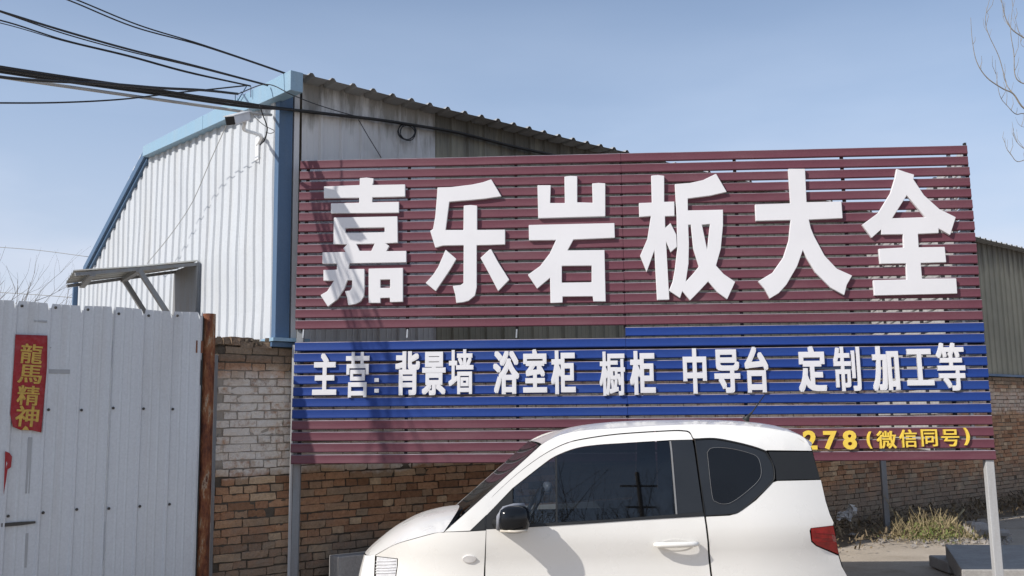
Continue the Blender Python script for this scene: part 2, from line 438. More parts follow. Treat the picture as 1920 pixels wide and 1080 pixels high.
# canopy: short awning projecting straight out over the door
tA = fpx(378, 490)[0]; zA = fpx(378, 490)[1]; tB = tA+.62
def onT(px, py, t):
    q = onp(px, py, Fc(t, 0, 0), Ld); return -(q-C0).dot(Rd), q.z
oA, zOA = onT(139, 508, tA)
oB, zOB = onT(123, 532, tB)
v = []; f = []
pr = profile(tA, tB, tA+.05, .12, .018, .03, .07, False)
for k_, e_ in enumerate((0, .5, 1)):
    for a_, h in pr:
        u = (a_-tA)/(tB-tA)
        v.append(Fc(a_, lerp(.03, lerp(oA, oB, u), e_), lerp(zA, lerp(zOA, zOB, u), e_)+h-.01*math.sin(e_*math.pi)))
n = len(pr)
for j in range(2):
    for i in range(n-1): f.append((j*n+i, j*n+i+1, j*n+n+i+1, j*n+n+i))
cano = mk('canopy', v, f, m_canopy, bld, recalc=False)
def cpt(t, e_): 
    u = (t-tA)/(tB-tA); return Fc(t, lerp(.03, lerp(oA, oB, u), e_), lerp(zA, lerp(zOA, zOB, u), e_)-.03)
for t in (tA+.02, tB-.02):
    MB().bar(cpt(t, 0), cpt(t, .99), .035, .03).build('canopy_rafter', m_oldsteel, cano)
    MB().bar(cpt(t, .5), Fc(t, .04, zA-.95), .045, .045).build('canopy_brace', m_oldsteel, cano)
for e_ in (.5, .86):
    MB().bar(cpt(tA, e_)-UPW*.02, cpt(tB, e_)-UPW*.02, .05, .03).build('canopy_rafter', m_oldsteel, cano)
MB().fbox(Fc, tA, tB+.02, .038, .05, 1.4, zA-.02).build('door', m_oldsteel, bld)

# ---------------------------------------------------------------- brick wall
bw = thing('brick_wall', W(-.36, 0, 0), 'old brick wall with peeling whitewash carrying the metal shed and ending at the gate', 'brick wall')
def crest(s_):
    if s_ > .16: return 2.30
    return 2.30+.045*mnoise.noise(Vector((s_*9, 3.3, 1)))+(.05 if s_ < -.16 else -.01)
MB().fbox(W, -.355, 22, -.24, -.012, -.1, 2.27).build('mortar', m_mortar, bw)
PITCH_Z = .0685
MB().fbox(W, -.35, .15, -.2, -.03, 2.2, 2.30).build('mortar', m_mortar, bw)
proto = []
def brick_mesh(L_, seed):
    rr = random.Random(seed); hx, hy, hz = L_/2, .055, .0288
    v = []; f = []
    nx = 4 if L_ > .2 else 3
    ch = [rr.random() < .13 for _ in range(4)]
    for j in range(3):
        for i in range(nx+1):
            x = lerp(-hx, hx, i/nx); z = lerp(-hz, hz, j/2); y = hy+rr.uniform(-.0035, .0025)
            if i in (0, nx) or j in (0, 2): y -= .0008; x += rr.uniform(-.003, .003); z += rr.uniform(-.0028, .0028)
            if i in (0, nx) and j in (0, 2) and ch[(i > 0)*2+(j > 0)]: y -= .006; x *= .96; z *= .90
            v.append((x, -y, z))
    w_ = nx+1
    for j in range(2):
        for i in range(nx):
            k = j*w_+i; f.append((k, k+1, k+w_+1, k+w_))
    rim = [i for i in range(w_)]+[w_+nx, 2*w_+nx]+[2*w_+i for i in range(nx-1, -1, -1)]+[w_]
    b = len(v)
    for r_ in rim: v.append((v[r_][0], hy, v[r_][2]))
    n = len(rim)
    for i in range(n): f.append((rim[i], b+i, b+(i+1) % n, rim[(i+1) % n]))
    m = bpy.data.meshes.new('brick'); m.from_pydata(v, [], f); m.materials.append(m_brick)
    return m
BL = {.232: [brick_mesh(.232, i) for i in range(16)], .112: [brick_mesh(.112, 50+i) for i in range(12)]}
def project(p):
    d = p-CAM; z = d.dot(fwd); return 960+F*d.dot(rgt)/z, 540-F*d.dot(upv)/z, z
cands = []
row = 0; z = .02
while z < 2.27:
    s = -.352 + (0 if row % 2 else -.06) + random.uniform(-.01, .01)
    i = row
    while s < 21.8:
        L_ = .232 if random.random() < (.62 if row % 3 else .35) else .112
        s0 = s
        if s < -.352: L_ = .112
        if s0+L_ > -.3:
            zz = z+PITCH_Z/2+random.uniform(-.0035, .0035)+.006*mnoise.noise(Vector((s0*1.2, z*3, 0)))+.004*math.sin(s*1.3)
            cands.append((s0+L_/2, zz, L_, random.uniform(-.009, .006)-(.006 if random.random() < .05 else 0)))
        s += L_+random.uniform(.006, .013)
    z += PITCH_Z; row += 1
def vis(c):
    x, y, d = project(W(c[0], 0, c[1]))
    if not (0 < x < 1930 and y < 1090): return 0
    if x < 548: ok = True
    elif 548 <= x < 1000 and y > 866: ok = y < 1080 and x < 700+(1080-y)*1.55
    elif x > 1520 and y > 858: ok = True
    elif x > 1850: ok = True
    else: ok = False
    return (c[2]*.0685/(d*d)) if ok else 0
cands.sort(key=vis, reverse=True)
sv, sf, tones = [], [], []
def is_low(c): return c[2] >= .2
for i, (sc_, zc, L_, push) in enumerate(cands):
    off = -.055+.001+push
    if i < 296:
        o = bpy.data.objects.new('brick', random.choice(BL[L_])); COL.objects.link(o); o.parent = bw
        o.location = W(sc_, off, zc)-bw.location
        o.rotation_euler = (random.uniform(-.03, .03), random.uniform(-.018, .018), WALLROT+random.uniform(-.02, .02))
    else:
        b = len(sv); hx, hy, hz = L_/2, .055, .0288
        j = lambda: random.uniform(-.003, .003)
        for a, c_ in ((-1, -1), (1, -1), (1, 1), (-1, 1)):
            sv.append(W(sc_+a*hx+j(), off+hy, zc+c_*hz+j()))
        for a, c_ in ((-1, -1), (1, -1), (1, 1), (-1, 1)):
            sv.append(W(sc_+a*hx, off, zc+c_*hz))
        for q in ((0, 1, 2, 3), (0, 4, 5, 1), (1, 5, 6, 2), (2, 6, 7, 3), (3, 7, 4, 0)): sf.append(tuple(b+x for x in q))
        tones += [random.random()]*5
mb = MB()
for i in range(330):
    s_ = random.uniform(-.33, 1.9); z_ = .05+PITCH_Z*random.randint(5, 32)+random.uniform(-.008, .008)
    if z_ > 2.26 or (s_ > .3 and z_ > 1.35): continue
    w_ = random.uniform(.015, .05); h_ = random.uniform(.004, .010); p_ = [(-1, -.4), (-.3, -1), (.6, -.8), (1, .1), (.4, 1), (-.5, .8)]
    mb.poly([W(s_+x*w_*.5, -.010+random.uniform(0, .008), z_-.03+y*h_) for x, y in p_])
o = mb.build('mortar_smears', m_mortar, bw, recalc=False); o['kind'] = 'stuff'
st = mk('brick_courses', sv, sf, m_brick, bw, recalc=False); st['kind'] = 'stuff'
a = st.data.attributes.new('tone', 'FLOAT', 'FACE'); a.data.foreach_set('value', tones)
# loose crest bricks on the ragged top by the gate
for i in range(9):
    s_ = -.33+.058*i; L_ = .112 if i % 3 else .232
    if i in (5, 8): continue
    o = bpy.data.objects.new('brick', random.choice(BL[L_])); COL.objects.link(o); o.parent = bw
    o.location = W(s_, -.06+random.uniform(-.015, .015), 2.288+.03*(i < 4)+random.uniform(-.006, .012))-bw.location
    o.rotation_euler = (random.uniform(-.1, .1), random.uniform(-.12, .12), WALLROT+random.uniform(-.35, .35))
mb = MB()
for i in range(46):
    s_ = random.uniform(-.36, .14); p = W(s_, random.uniform(-.2, .0), 2.30+random.uniform(-.01, .05)); r_ = random.uniform(.008, .028)
    mb.hexa([p+Vector((random.uniform(.6, 1)*x*r_, random.uniform(.6, 1)*y*r_, zz*r_*.8)) for zz in (-1, 1) for x, y in ((-1, -1), (1, -1), (1, 1), (-1, 1))])
o = mb.build('broken_mortar', m_mortar, bw); o['kind'] = 'stuff'
MB().fbox(W, -.385, -.357, -.2, .006, 0, 2.2).build('edge_angle', m_oldsteel, bw)
# ---------------------------------------------------------------- shop sign
Sh = Vector((0.99847684, -0.05456812, -0.0081434)).normalized()
Sv = Vector((0.01310742, 0.03246025, 0.99938708)); Sv = (Sv-Sh*Sv.dot(Sh)).normalized()
Sn = Sv.cross(Sh).normalized()
if Sn.y > 0: Sn = -Sn
S0 = at(545, 869, 8.05)
def SG(a, b, off): return S0+Sh*a+Sv*b+Sn*off
def spx(px, py, off=0):
    q = onp(px, py, S0+Sn*off, Sn)-S0; return q.dot(Sh), q.dot(Sv)
SWD = (spx(1813, 268)[0]+spx(1866, 861.5)[0])/2
SHT = spx(1200, 287)[1]
sign = thing('shop_sign', SG(0, 0, 0)-Vector((0, 0, 1.28)), 'wide maroon and blue slatted shop sign with large white characters behind the white car', 'shop sign')
NS = 28; SP = SHT/(NS-.25)
MID = spx(1168, 450)[0]
def slat(a0, a1, i, mat):
    bt = SHT-(i+1)*SP+.0175; tp = SHT-i*SP
    j = random.uniform(-.0018, .0018); tw = random.uniform(-.0015, .0015)
    prof = [(bt, -.012), (bt+.001, .004), (bt+.007, .010), (bt+.03, .0075), (tp-.030, .0075), (tp-.0065, .010), (tp-.001, .002), (tp, -.014)]
    v = []; f = []
    NN = 18; n = len(prof)
    for q in range(NN+1):
        a = lerp(a0, a1, q/NN)
        sag = .0022*mnoise.noise(Vector((a*1.1, i*7.7, 0)))
        for b, o in prof: v.append(SG(a, b+j+sag+tw*q/NN, o+.003*mnoise.noise(Vector((a*1.6, i*3.1, 5)))))
    for q in range(NN):
        for k in range(n-1):
            x = q*n+k; f.append((x, x+1, x+n+1, x+n))
    f.append(tuple(range(n))); f.append(tuple(range(NN*n, NN*n+n)))
    o = mk('slat', v, f, mat, sign, recalc=True)
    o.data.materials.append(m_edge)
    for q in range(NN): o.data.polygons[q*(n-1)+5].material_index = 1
    return o
for i in range(NS):
    mat = m_maroon if (i < 16 or i > 23) else m_blue
    r_ = [random.uniform(-.004, .004) for _ in range(3)]
    if i != 16: slat(.0+r_[0], MID-.0015, i, mat)
    slat(MID+.0015, SWD+r_[1], i, mat)
# uprights behind the slats
for px in (572, 765, 968, 1168, 1385, 1590, 1795):
    a = spx(px, 450)[0]
    a = min(max(a, .02), SWD-.03)
    gap0, gap1 = SHT-17*SP+.0, SHT-16*SP+.0
    segs = ((0, gap0), (gap1, SHT-.006)) if px < 1100 else ((0, SHT-.006),)
    for b0, b1 in segs:
        mb = MB(); mb.hexa([SG(a+x, b, o) for b in (b0, b1) for x, o in ((-.012, -.016), (.012, -.016), (.012, -.046), (-.012, -.046))])
        mb.build('upright', m_backsteel if px > 1700 else m_dark, sign)
# rear horizontal tubes
for b in (.02, SHT*.36, SHT*.66, SHT-.04):
    MB().bar(SG(0, b, -.062), SG(SWD, b, -.062), .03, .03).build('rear_rail', m_dark, sign)
# galvanised clips in the open row
for px in (568, 763, 968):
    a, b = spx(px, 626)
    MB().bar(SG(a, b-.035, -.0), SG(a+.004, b+.04, -.004), .012, .012).build('clip', m_backsteel, sign)
# legs
def leg(px0, w0, d0, offx=0):
    a = spx(px0, 880)[0]
    p = SG(a, 0, -.03); p2 = Vector((p.x, p.y+.01, 0)); return p, p2
p, _ = leg(549, .07, .05)
p = SG(.035, .0, -.035)
MB().bar(Vector((p.x, p.y, 0)), SG(.035, SHT*.5, -.045)-Vector((0, .0, 0)), .06, .05).build('leg', m_oldsteel, sign, bevel=.004)
MB().bar(Vector((p.x-.05, p.y+.03, 0)), Vector((p.x-.045, p.y+.06, 2.3)), .025, .03).build('leg', m_poststeel, sign)
p = SG(SWD-.045, 0, -.035)
MB().bar(Vector((p.x, p.y, 0)), Vector((p.x, p.y, p.z-.002)), .07, .055).build('leg', m_poststeel, sign, bevel=.006)
MB().bar(SG(SWD-.005, .0, -.03), SG(SWD-.005, SHT+.03, -.03), .018, .03).build('edge_angle', m_dark, sign)

rdir = Vector((math.sin(rad(12)), math.cos(rad(12)), 0)); rnx = Vector((rdir.y, -rdir.x, 0))
rp0 = SG(SWD+.006, 0, -.02)
for i in range(NS):
    b0 = SHT-(i+1)*SP+.022; b1 = SHT-i*SP-.002
    p = SG(SWD+.004, (b0+b1)/2, -.035); q = p+rdir*5.62
    MB().bar(p, q, .022, b1-b0).build('side_slat', m_primer, sign)
for dd in (1.1, 2.2, 3.3, 4.4, 5.58):
    p = rp0+rdir*dd-rnx*.03
    MB().bar(p, p+Sv*SHT, .03, .03).build('upright', m_dark, sign)
p = rp0+rdir*5.58; MB().bar(Vector((p.x, p.y, 0)), p+Sv*.1, .07, .06).build('leg', m_oldsteel, sign)
def cdt_mesh(poly, holes=(), grid=None, seg=None):
    """2D polygon with holes -> (points, triangles)"""
    def resamp(P):
        if not seg: return [tuple(p) for p in P]
        out = []
        for i in range(len(P)):
            a = P[i]; b = P[(i+1) % len(P)]; d = math.hypot(b[0]-a[0], b[1]-a[1]); n = max(1, int(d/seg))
            for k in range(n): out.append((lerp(a[0], b[0], k/n), lerp(a[1], b[1], k/n)))
        return out
    loops = [resamp(poly)]+[resamp(h) for h in holes]
    pts = []; edges = []
    for lp in loops:
        b = len(pts); pts += lp; edges += [(b+i, b+(i+1) % len(lp)) for i in range(len(lp))]
    def inside(x, y, lp):
        c = False; j = len(lp)-1
        for i in range(len(lp)):
            xi, yi = lp[i]; xj, yj = lp[j]
            if (yi > y) != (yj > y) and x < (xj-xi)*(y-yi)/(yj-yi)+xi: c = not c
            j = i
        return c
    def ok(x, y): return inside(x, y, loops[0]) and not any(inside(x, y, h) for h in loops[1:])
    if grid:
        xs = [p[0] for p in loops[0]]; ys = [p[1] for p in loops[0]]
        A = np.array(pts)
        x = min(xs)+grid*.5
        while x < max(xs):
            y = min(ys)+grid*.5
            while y < max(ys):
                if ok(x, y) and np.min((A[:, 0]-x)**2+(A[:, 1]-y)**2) > (grid*.35)**2: pts.append((x, y))
                y += grid
            x += grid
    r = delaunay_2d_cdt([Vector(p) for p in pts], edges, [], 0, 1e-7)
    V = [tuple(q) for q in r[0]]
    T = []
    for t in r[2]:
        cx = sum(V[i][0] for i in t)/len(t); cy = sum(V[i][1] for i in t)/len(t)
        if ok(cx, cy): T.append(tuple(t))
    return V, T
def solid(V, T, mapf, d0, d1):
    """front skin at d0, back skin at d1 and side walls; mapf(x, y, d) -> Vector"""
    if abs(d0-d1) < 1e-6: return [mapf(x, y, d0) for x, y in V], [tuple(t) for t in T]
    n = len(V); v = [mapf(x, y, d0) for x, y in V]+[mapf(x, y, d1) for x, y in V]
    cnt = {}
    for t in T:
        for i in range(len(t)):
            e = (t[i], t[(i+1) % len(t)]); cnt[e] = 1
    f = [tuple(t) for t in T]+[tuple(i+n for i in reversed(t)) for t in T]
    for (a, b) in cnt:
        if (b, a) not in cnt: f.append((b, a, a+n, b+n))
    return v, f
LOFF = .038
def char_from_px(polys, sx, sy, sc, mat, depth=.030, name='character'):
    v = []; f = []
    for poly, holes in polys:
        P = [spx(sx+x/sc, sy+y/sc, LOFF) for x, y in poly]; H = [[spx(sx+x/sc, sy+y/sc, LOFF) for x, y in h] for h in holes]
        V, T = cdt_mesh(P, H)
        vv, ff = solid(V, T, SG, LOFF, LOFF-depth)
        b = len(v); v += vv; f += [tuple(b+i for i in q) for q in ff]
    o = mk(name, v, f, mat, sign)
    bv = o.modifiers.new('bevel', 'BEVEL'); bv.width = .003; bv.segments = 1; bv.limit_method = 'ANGLE'; bv.angle_limit = rad(50)
    return o
A_ = (580, 300, 3.6)
char_from_px([([(340,122),(385,118),(434,124),(432,150),(426,168),(647,164),(647,247),(426,252),(424,285),(605,282),(605,355),(145,360),(145,292),(336,288),(336,255),(98,258),(98,178),(340,168)], []),
 ([(165,388),(595,380),(597,558),(515,563),(540,580),(520,615),(655,613),(655,690),(270,697),(265,735),(372,735),(372,860),(368,920),(345,955),(310,973),(262,980),(255,930),(240,885),(275,880),(287,860),(289,812),(257,812),(235,870),(190,940),(125,990),(75,912),(120,885),(165,815),(95,815),(95,742),(185,740),(187,700),(88,700),(88,623),(243,620),(228,595),(255,570),(162,568)],
  [[(243,460),(508,455),(508,487),(243,492)], [(318,568),(440,565),(418,613),(340,613)]]),
 ([(400,733),(632,728),(632,957),(545,960),(543,930),(480,932),(480,965),(400,965)], [[(480,808),(545,806),(545,862),(480,863)]])], *A_, m_white_acr)
char_from_px([([(865,185),(960,182),(1100,165),(1170,150),(1228,130),(1297,245),(1180,262),(945,282),(920,472),(1040,472),(1042,308),(1085,303),(1133,308),(1133,472),(1322,470),(1322,570),(1130,575),(1130,860),(1118,915),(1075,950),(1040,960),(992,965),(985,910),(968,850),(1020,845),(1040,830),(1042,575),(900,578),(850,592),(815,478),(835,465),(850,380),(860,260)], []),
 ([(920,605),(992,667),(950,740),(853,885),(785,830),(835,775),(870,720)], []), ([(1215,605),(1228,602),(1275,690),(1350,808),(1275,885),(1210,760),(1155,660)], [])], *A_, m_white_acr)
B_ = (960, 300, 3.6)
char_from_px([([(172,170),(262,170),(258,290),(357,290),(354,112),(398,106),(441,110),(441,285),(545,288),(541,158),(585,154),(630,157),(630,380),(177,393)], []),
 ([(113,438),(692,425),(695,525),(415,537),(375,610),(625,608),(633,955),(550,955),(545,920),(342,922),(342,962),(260,965),(257,795),(170,868),(107,775),(190,715),(255,630),(297,540),(115,543)], [[(337,715),(538,713),(538,825),(337,828)]])], *B_, m_white_acr)
char_from_px([([(940,105),(985,101),(1028,106),(1028,282),(1096,280),(1097,378),(1033,380),(1035,458),(1070,425),(1110,505),(1114,585),(1072,622),(1040,550),(1062,943),(980,945),(962,610),(910,755),(865,645),(915,530),(938,378),(860,385),(857,290),(945,287)], []),
 ([(1100,162),(1200,155),(1290,135),(1378,92),(1450,215),(1340,240),(1187,260),(1188,340),(1425,335),(1425,440),(1410,600),(1378,712),(1430,770),(1507,822),(1453,940),(1390,895),(1325,820),(1265,885),(1203,948),(1150,885),(1135,932),(1060,882),(1085,820),(1100,740),(1117,590),(1113,400)],
  [[(1190,437),(1208,437),(1225,600),(1262,718),(1220,770),(1174,820),(1192,700),(1195,560)], [(1283,437),(1337,432),(1318,605)]])], *B_, m_white_acr)
D_ = (1380, 290, 3.485)
char_from_px([([(342,92),(452,92),(462,310),(690,305),(698,415),(477,425),(490,480),(510,530),(580,660),(660,745),(760,790),(725,850),(708,918),(620,870),(520,770),(465,680),(438,622),(400,730),(330,850),(280,905),(222,940),(190,880),(145,828),(240,770),(310,670),(345,560),(358,427),(130,433),(125,325),(357,318)], [])], *D_, m_white_acr)
char_from_px([([(1050,92),(1105,112),(1165,130),(1160,160),(1230,265),(1330,355),(1437,408),(1400,525),(1325,482),(1325,512),(1190,518),(1195,605),(1365,602),(1375,703),(1208,708),(1217,810),(1440,808),(1447,907),(905,920),(897,820),(1117,815),(1112,710),(942,713),(933,615),(1097,606),(1092,520),(952,522),(950,488),(888,543),(825,458),(930,380),(1010,250),(1040,150)], [[(1117,265),(1238,408),(1022,415)]])], *D_, m_white_acr)

# small lettering: outline glyphs from the built-in font, thickened, then set on the sign
_gc = {}
def glyph(ch, off, ext):
    c = bpy.data.curves.new('glyph', 'FONT'); c.body = ch; c.offset = off; c.extrude = .5; c.resolution_u = 3
    o = bpy.data.objects.new('glyph', c); COL.objects.link(o)
    dg = bpy.context.evaluated_depsgraph_get(); m = bpy.data.meshes.new_from_object(o.evaluated_get(dg))
    V = [tuple(p.co) for p in m.vertices]; Fs = [tuple(p.vertices) for p in m.polygons]
    COL.objects.unlink(o); bpy.data.objects.remove(o); bpy.data.curves.remove(c); bpy.data.meshes.remove(m)
    x0 = min(p[0] for p in V); x1 = max(p[0] for p in V); y0 = min(p[1] for p in V); y1 = max(p[1] for p in V)
    return [((p[0]-x0)/(x1-x0), (p[1]-y0)/(y1-y0), (p[2]+.5)) for p in V], Fs
def bold(V, Fs, wx, wy):
    v = []; f = []
    for k, (dx, dy) in enumerate(((0, 0), (-1, -1), (1, 1), (-1, 1), (1, -1), (0, 1), (0, -1), (1, 0), (-1, 0))):
        b = len(v); v += [((x+dx*wx+wx)/(1+2*wx), (y+dy*wy+wy)/(1+2*wy), z-.012*k) for x, y, z in V]; f += [tuple(b+i for i in q) for q in Fs]
    return v, f
def place_char(ch, x0, x1, y0, y1, mat, off=.026, depth=.018, lo=.028, parent=sign, mapf=SG, pxf=spx, rot=0):
    V, Fs = glyph(ch, off if ord(ch) < 200 else 0, 0)
    if ord(ch) > 200: V, Fs = bold(V, Fs, off, off*.62)
    cx, cy = (x0+x1)/2, (y0+y1)/2
    a0, _ = pxf(x0, cy, lo); a1, _ = pxf(x1, cy, lo); _, bt = pxf(cx, y0, lo); _, bb = pxf(cx, y1, lo)
    am, bm = (a0+a1)/2, (bt+bb)/2
    v = []
    for x, y, z in V:
        a = a0+(a1-a0)*x-am; b = bb+(bt-bb)*y-bm
        v.append(mapf(am+a*math.cos(rot)-b*math.sin(rot), bm+a*math.sin(rot)+b*math.cos(rot), lo-depth*(1-z)))
    return mk('character', v, Fs, mat, parent, recalc=False)
for ch, x0, x1, y0, y1 in [('主',586,631,662.5,740.4),('营',648,692,660,745),('背',741,787,658.6,741),('景',791,835.4,659.3,741),('墙',841,887.6,655,739),
  ('浴',924.6,973.5,657.7,739),('室',980.6,1025.4,654.6,736),('柜',1033,1079,657,739),('橱',1124,1172,659,742),('柜',1181,1228.7,657.7,740),
  ('中',1281,1325,653,738),('导',1339.6,1387.7,655,736.6),('台',1397,1441,650,736),('定',1497,1549,649,735),('制',1564,1613.5,649.6,733.4),
  ('加',1636,1686,648.7,733),('工',1700,1750,654,722.6),('等',1757.5,1810,642.5,732.5)]:
    thin = ch in '橱等制墙营'
    place_char(ch, x0, x1, y0, y1, m_white_acr, .027 if thin else .044)
mb = MB()
for (x0, x1, y0, y1) in ((702, 710, 709, 716), (702, 710, 729, 736)):
    a0, b1 = spx(x0, y0, .028); a1, b0 = spx(x1, y1, .028)
    MB().hexa([SG(a0, b0, .012), SG(a1, b0, .012), SG(a1, b0, .028), SG(a0, b0, .028), SG(a0, b1, .012), SG(a1, b1, .012), SG(a1, b1, .028), SG(a0, b1, .028)]).build('colon_dot', m_white_acr, sign)
for ch, x0, x1, y0, y1 in [('2',1506.5,1532,807,843),('7',1545,1570,808,843),('8',1581,1606.6,807,843),('(',1626,1635,809,841),('微',1644.6,1681,808,841),
  ('信',1687,1719.7,805.5,839),('同',1728,1758,805,837),('号',1766,1799,805,837),(')',1808,1818.6,802,834.7)]:
    o = place_char(ch, x0, x1, y0, y1, m_yellow, .034 if ord(ch) < 200 else .018)
    if ch == '2': o['label'] = 'yellow digit partly hidden behind the car roof'

# ---------------------------------------------------------------- gate and post
GO = .14
gate = thing('metal_gate', W(-1.5, GO, 0), 'pale grey ribbed metal gate with a red paper couplet, left of the rusty post', 'gate')
gp = [-5.0, -4.0, -2.9, -2.165, -1.255, -.552]
for a, b in zip(gp, gp[1:]):
    ribbed('gate_sheet', W, a, b, -1.94, .2275, .012, .06, lambda s_: 2.528+.004*math.sin(s_*9), m_gate, gate, .012, .034, True, base=GO+(.002 if b == -1.255 else 0), nz=22, wob=.010, notch=.036)
MB().fbox(W, -5.0, -.56, GO-.05, GO-.02, 2.4, 2.44).build('gate_rail', m_poststeel, gate)
MB().fbox(W, -5.0, -.56, GO-.05, GO-.02, 1.0, 1.05).build('gate_rail', m_poststeel, gate)
MB().fbox(W, -.57, -.54, GO-.05, GO-.004, .06, 2.50).build('gate_stile', m_dark, gate)
sm_ = bpy.data.meshes.new('screw')
mb = MB(); mb.tube([Vector((0, 0, 0)), Vector((0, 0, .004)), Vector((0, 0, .009))], [.011, .0105, .006], 8)
sm_.from_pydata([tuple(p) for p in mb.v], [], mb.f); sm_.materials.append(m_screw)
for r_, zz in enumerate((2.49, 1.748, 1.01)):
    for k in range(-13, 7):
        s_ = -1.94+.2275*k+(.04 if r_ == 0 else .028)
        if -4.95 < s_ < -.57:
            o = bpy.data.objects.new('screw', sm_); COL.objects.link(o); o.parent = gate
            o.location = W(s_, GO+.004, zz+random.uniform(-.012, .012))-gate.location
            o.rotation_euler = Wn.to_track_quat('Z', 'Y').to_euler()
# grey tape marks
def gpx(px, py, off=GO+.006): return wpx(px, py, off)
def GM(a, b, off): return W(a, off, b)
m_tape = basic('old_tape', (.33, .34, .35), .5)
for (x0, y0, x1, y1) in ((75, 650, 96, 653), (88, 692, 131, 701), (64, 600, 88, 605), (53, 820, 55, 925), (48, 1000, 50, 1064)):
    a0, b1 = gpx(x0, y0); a1, b0 = gpx(x1, y1)
    MB().hexa([GM(a0, b0, GO+.003), GM(a1, b0, GO+.003), GM(a1, b0, GO+.006), GM(a0, b0, GO+.006), GM(a0, b1, GO+.003), GM(a1, b1, GO+.003), GM(a1, b1, GO+.006), GM(a0, b1, GO+.006)]).build('tape_mark', m_tape, gate)
# couplet poster
m_red = painted('red_paper', (.29, .014, .018), (.36, .10, .11), .6, .6, 22, (1, 1, 1))
m_gold = basic('gold_ink', (.48, .31, .06), .4, .2, .2, 40)
poster = thing('red_couplet', W(*[gpx(50, 720)[0], GO+.02, 0][:2], gpx(50, 800)[1]), 'torn red paper couplet with gold brush characters pasted on the grey gate', 'paper couplet')
cr = [gpx(29, 627, GO+.025), gpx(89, 629, GO+.025), gpx(88, 690, GO+.025), gpx(83, 750, GO+.025), gpx(77.5, 811, GO+.025), gpx(60, 807, GO+.025), gpx(38, 806, GO+.025), gpx(24, 800, GO+.025), gpx(19, 775, GO+.025), gpx(22, 740, GO+.025), gpx(26, 680, GO+.025)]
V, T = cdt_mesh(cr, (), .03, .03)
pmap = lambda x, y, d: W(x, GO+d+.004*mnoise.noise(Vector((x*9, y*9, 0))), y)
v, f = solid(V, T, pmap, .025, .023)
mk('paper', v, f, m_red, poster, smooth=True)
pm = lambda a, b, off: W(a, off+GO+.004*mnoise.noise(Vector((a*9, b*9, 0))), b)
ppx = lambda x, y, off: wpx(x, y, GO+off)
for ch, x0, x1, y0, y1 in [('龍', 38, 80, 645, 682), ('馬', 34, 79, 684, 719), ('精', 32, 74, 723, 760), ('神', 29, 73, 761, 800)]:
    place_char(ch, x0, x1, y0, y1, m_gold, .022, .0015, .0285, poster, pm, ppx, rad(-3))
V, T = cdt_mesh([gpx(40, 806), gpx(43, 802), gpx(46, 798.5), gpx(50, 801), gpx(53, 806.5)])
v, f = solid(V, T, pm, .0285, .027); mk('character', v, f, m_gold, poster)
# red scraps
scr = mk('torn_red_scrap', *solid(*cdt_mesh([gpx(9, 846), gpx(17, 849), gpx(22, 856), gpx(20, 876), gpx(14, 880), gpx(10, 905), gpx(6, 926), gpx(8, 880)], (), .02), pmap, .016, .013), m_red)
tag(scr, 'small torn scrap of red paper at the left edge of the gate below the couplet', 'paper scrap')
scr2 = mk('torn_paper_strip', *solid(*cdt_mesh([gpx(2, 981), gpx(40, 978), gpx(66, 977), gpx(66, 981), gpx(38, 985), gpx(2, 988)], (), .02), pmap, .016, .013), m_screw)
tag(scr2, 'dark ragged strip of old paper stuck across the gate near its bottom left', 'paper scrap')
# rusty pipe post
pc = W(-.478, .085, 0)
post = MB().tube([pc+Vector((0, 0, z_)) for z_ in (0, .4, .8, 1.2, 1.6, 2.0, 2.40, 2.528)], [.055, .056, .055, .056, .055, .0555, .055, .054], 20).build('gate_post', m_rust, smooth=False, auto=40)
tag(post, 'thick rust-brown steel pipe post between the grey gate and the brick wall', 'gate post')
MB().fbox(W, -.60, -.54, GO-.05, GO+.0, 2.2, 2.3).build('hinge', m_rust, gate)

# ---------------------------------------------------------------- car
m_car = G('white_car_paint')

_n = m_car.math('ADD', m_car.noise(m_car.pos(), 2.5, 5, .6), m_car.math('MULTIPLY', m_car.noise(m_car.pos(), 120, 3, .6), .25))
_rr = m_car.ramp(m_car.noise(m_car.pos(), 3.5, 6, .65), [(.35, .22), (.7, .42)])
m_car = m_car.done(m_car.mix(_n, (.735, .715, .67), (.785, .765, .725)), _rr, 0, None, coat=.6)
m_carblack = basic('gloss_black_trim', (.008, .009, .011), .13, 0, .1, spec=.32)
m_carmat = basic('matt_black_trim', (.011, .012, .013), .55)
m_frame = basic('dark_grey_trim', (.018, .020, .023), .3, 0, .1)
m_inside = basic('car_interior', (.07, .07, .075), .8)
m_seat = basic('grey_seat', (.22, .22, .23), .8)
m_rubber = basic('tyre_rubber', (.02, .02, .02), .85)
m_alloy = basic('alloy', (.5, .5, .52), .3, .9)
m_chrome = basic('lamp_reflector', (.8, .8, .79), .3, 0, .08, 60)
m_red_l = basic('red_lens', (.27, .012, .012), .14, 0, .35, 18)
def glass_mat(name, tint, alpha, rough=.015):
    g = G(name); g.t.nodes.remove(g.b)
    tr = g.n('BsdfTransparent'); tr.inputs[0].default_value = (*tint, 1)
    gl = g.n('BsdfGlossy'); gl.inputs['Roughness'].default_value = rough; gl.inputs[0].default_value = (.95, .97, 1, 1)
    lw = g.n('LayerWeight'); lw.inputs[0].default_value = .5
    f5 = g.math('POWER', lw.outputs['Facing'], 5)
    fa = g.math('MULTIPLY', g.math('ADD', g.math('MULTIPLY', f5, .92), .08), alpha, True)
    mx = g.n('MixShader'); g.l(fa, mx.inputs[0]); g.l(tr.outputs[0], mx.inputs[1]); g.l(gl.outputs[0], mx.inputs[2]); g.l(mx.outputs[0], g.out.inputs[0])
    return g.m
m_glass = glass_mat('tinted_window_glass', (.10, .11, .125), .72)
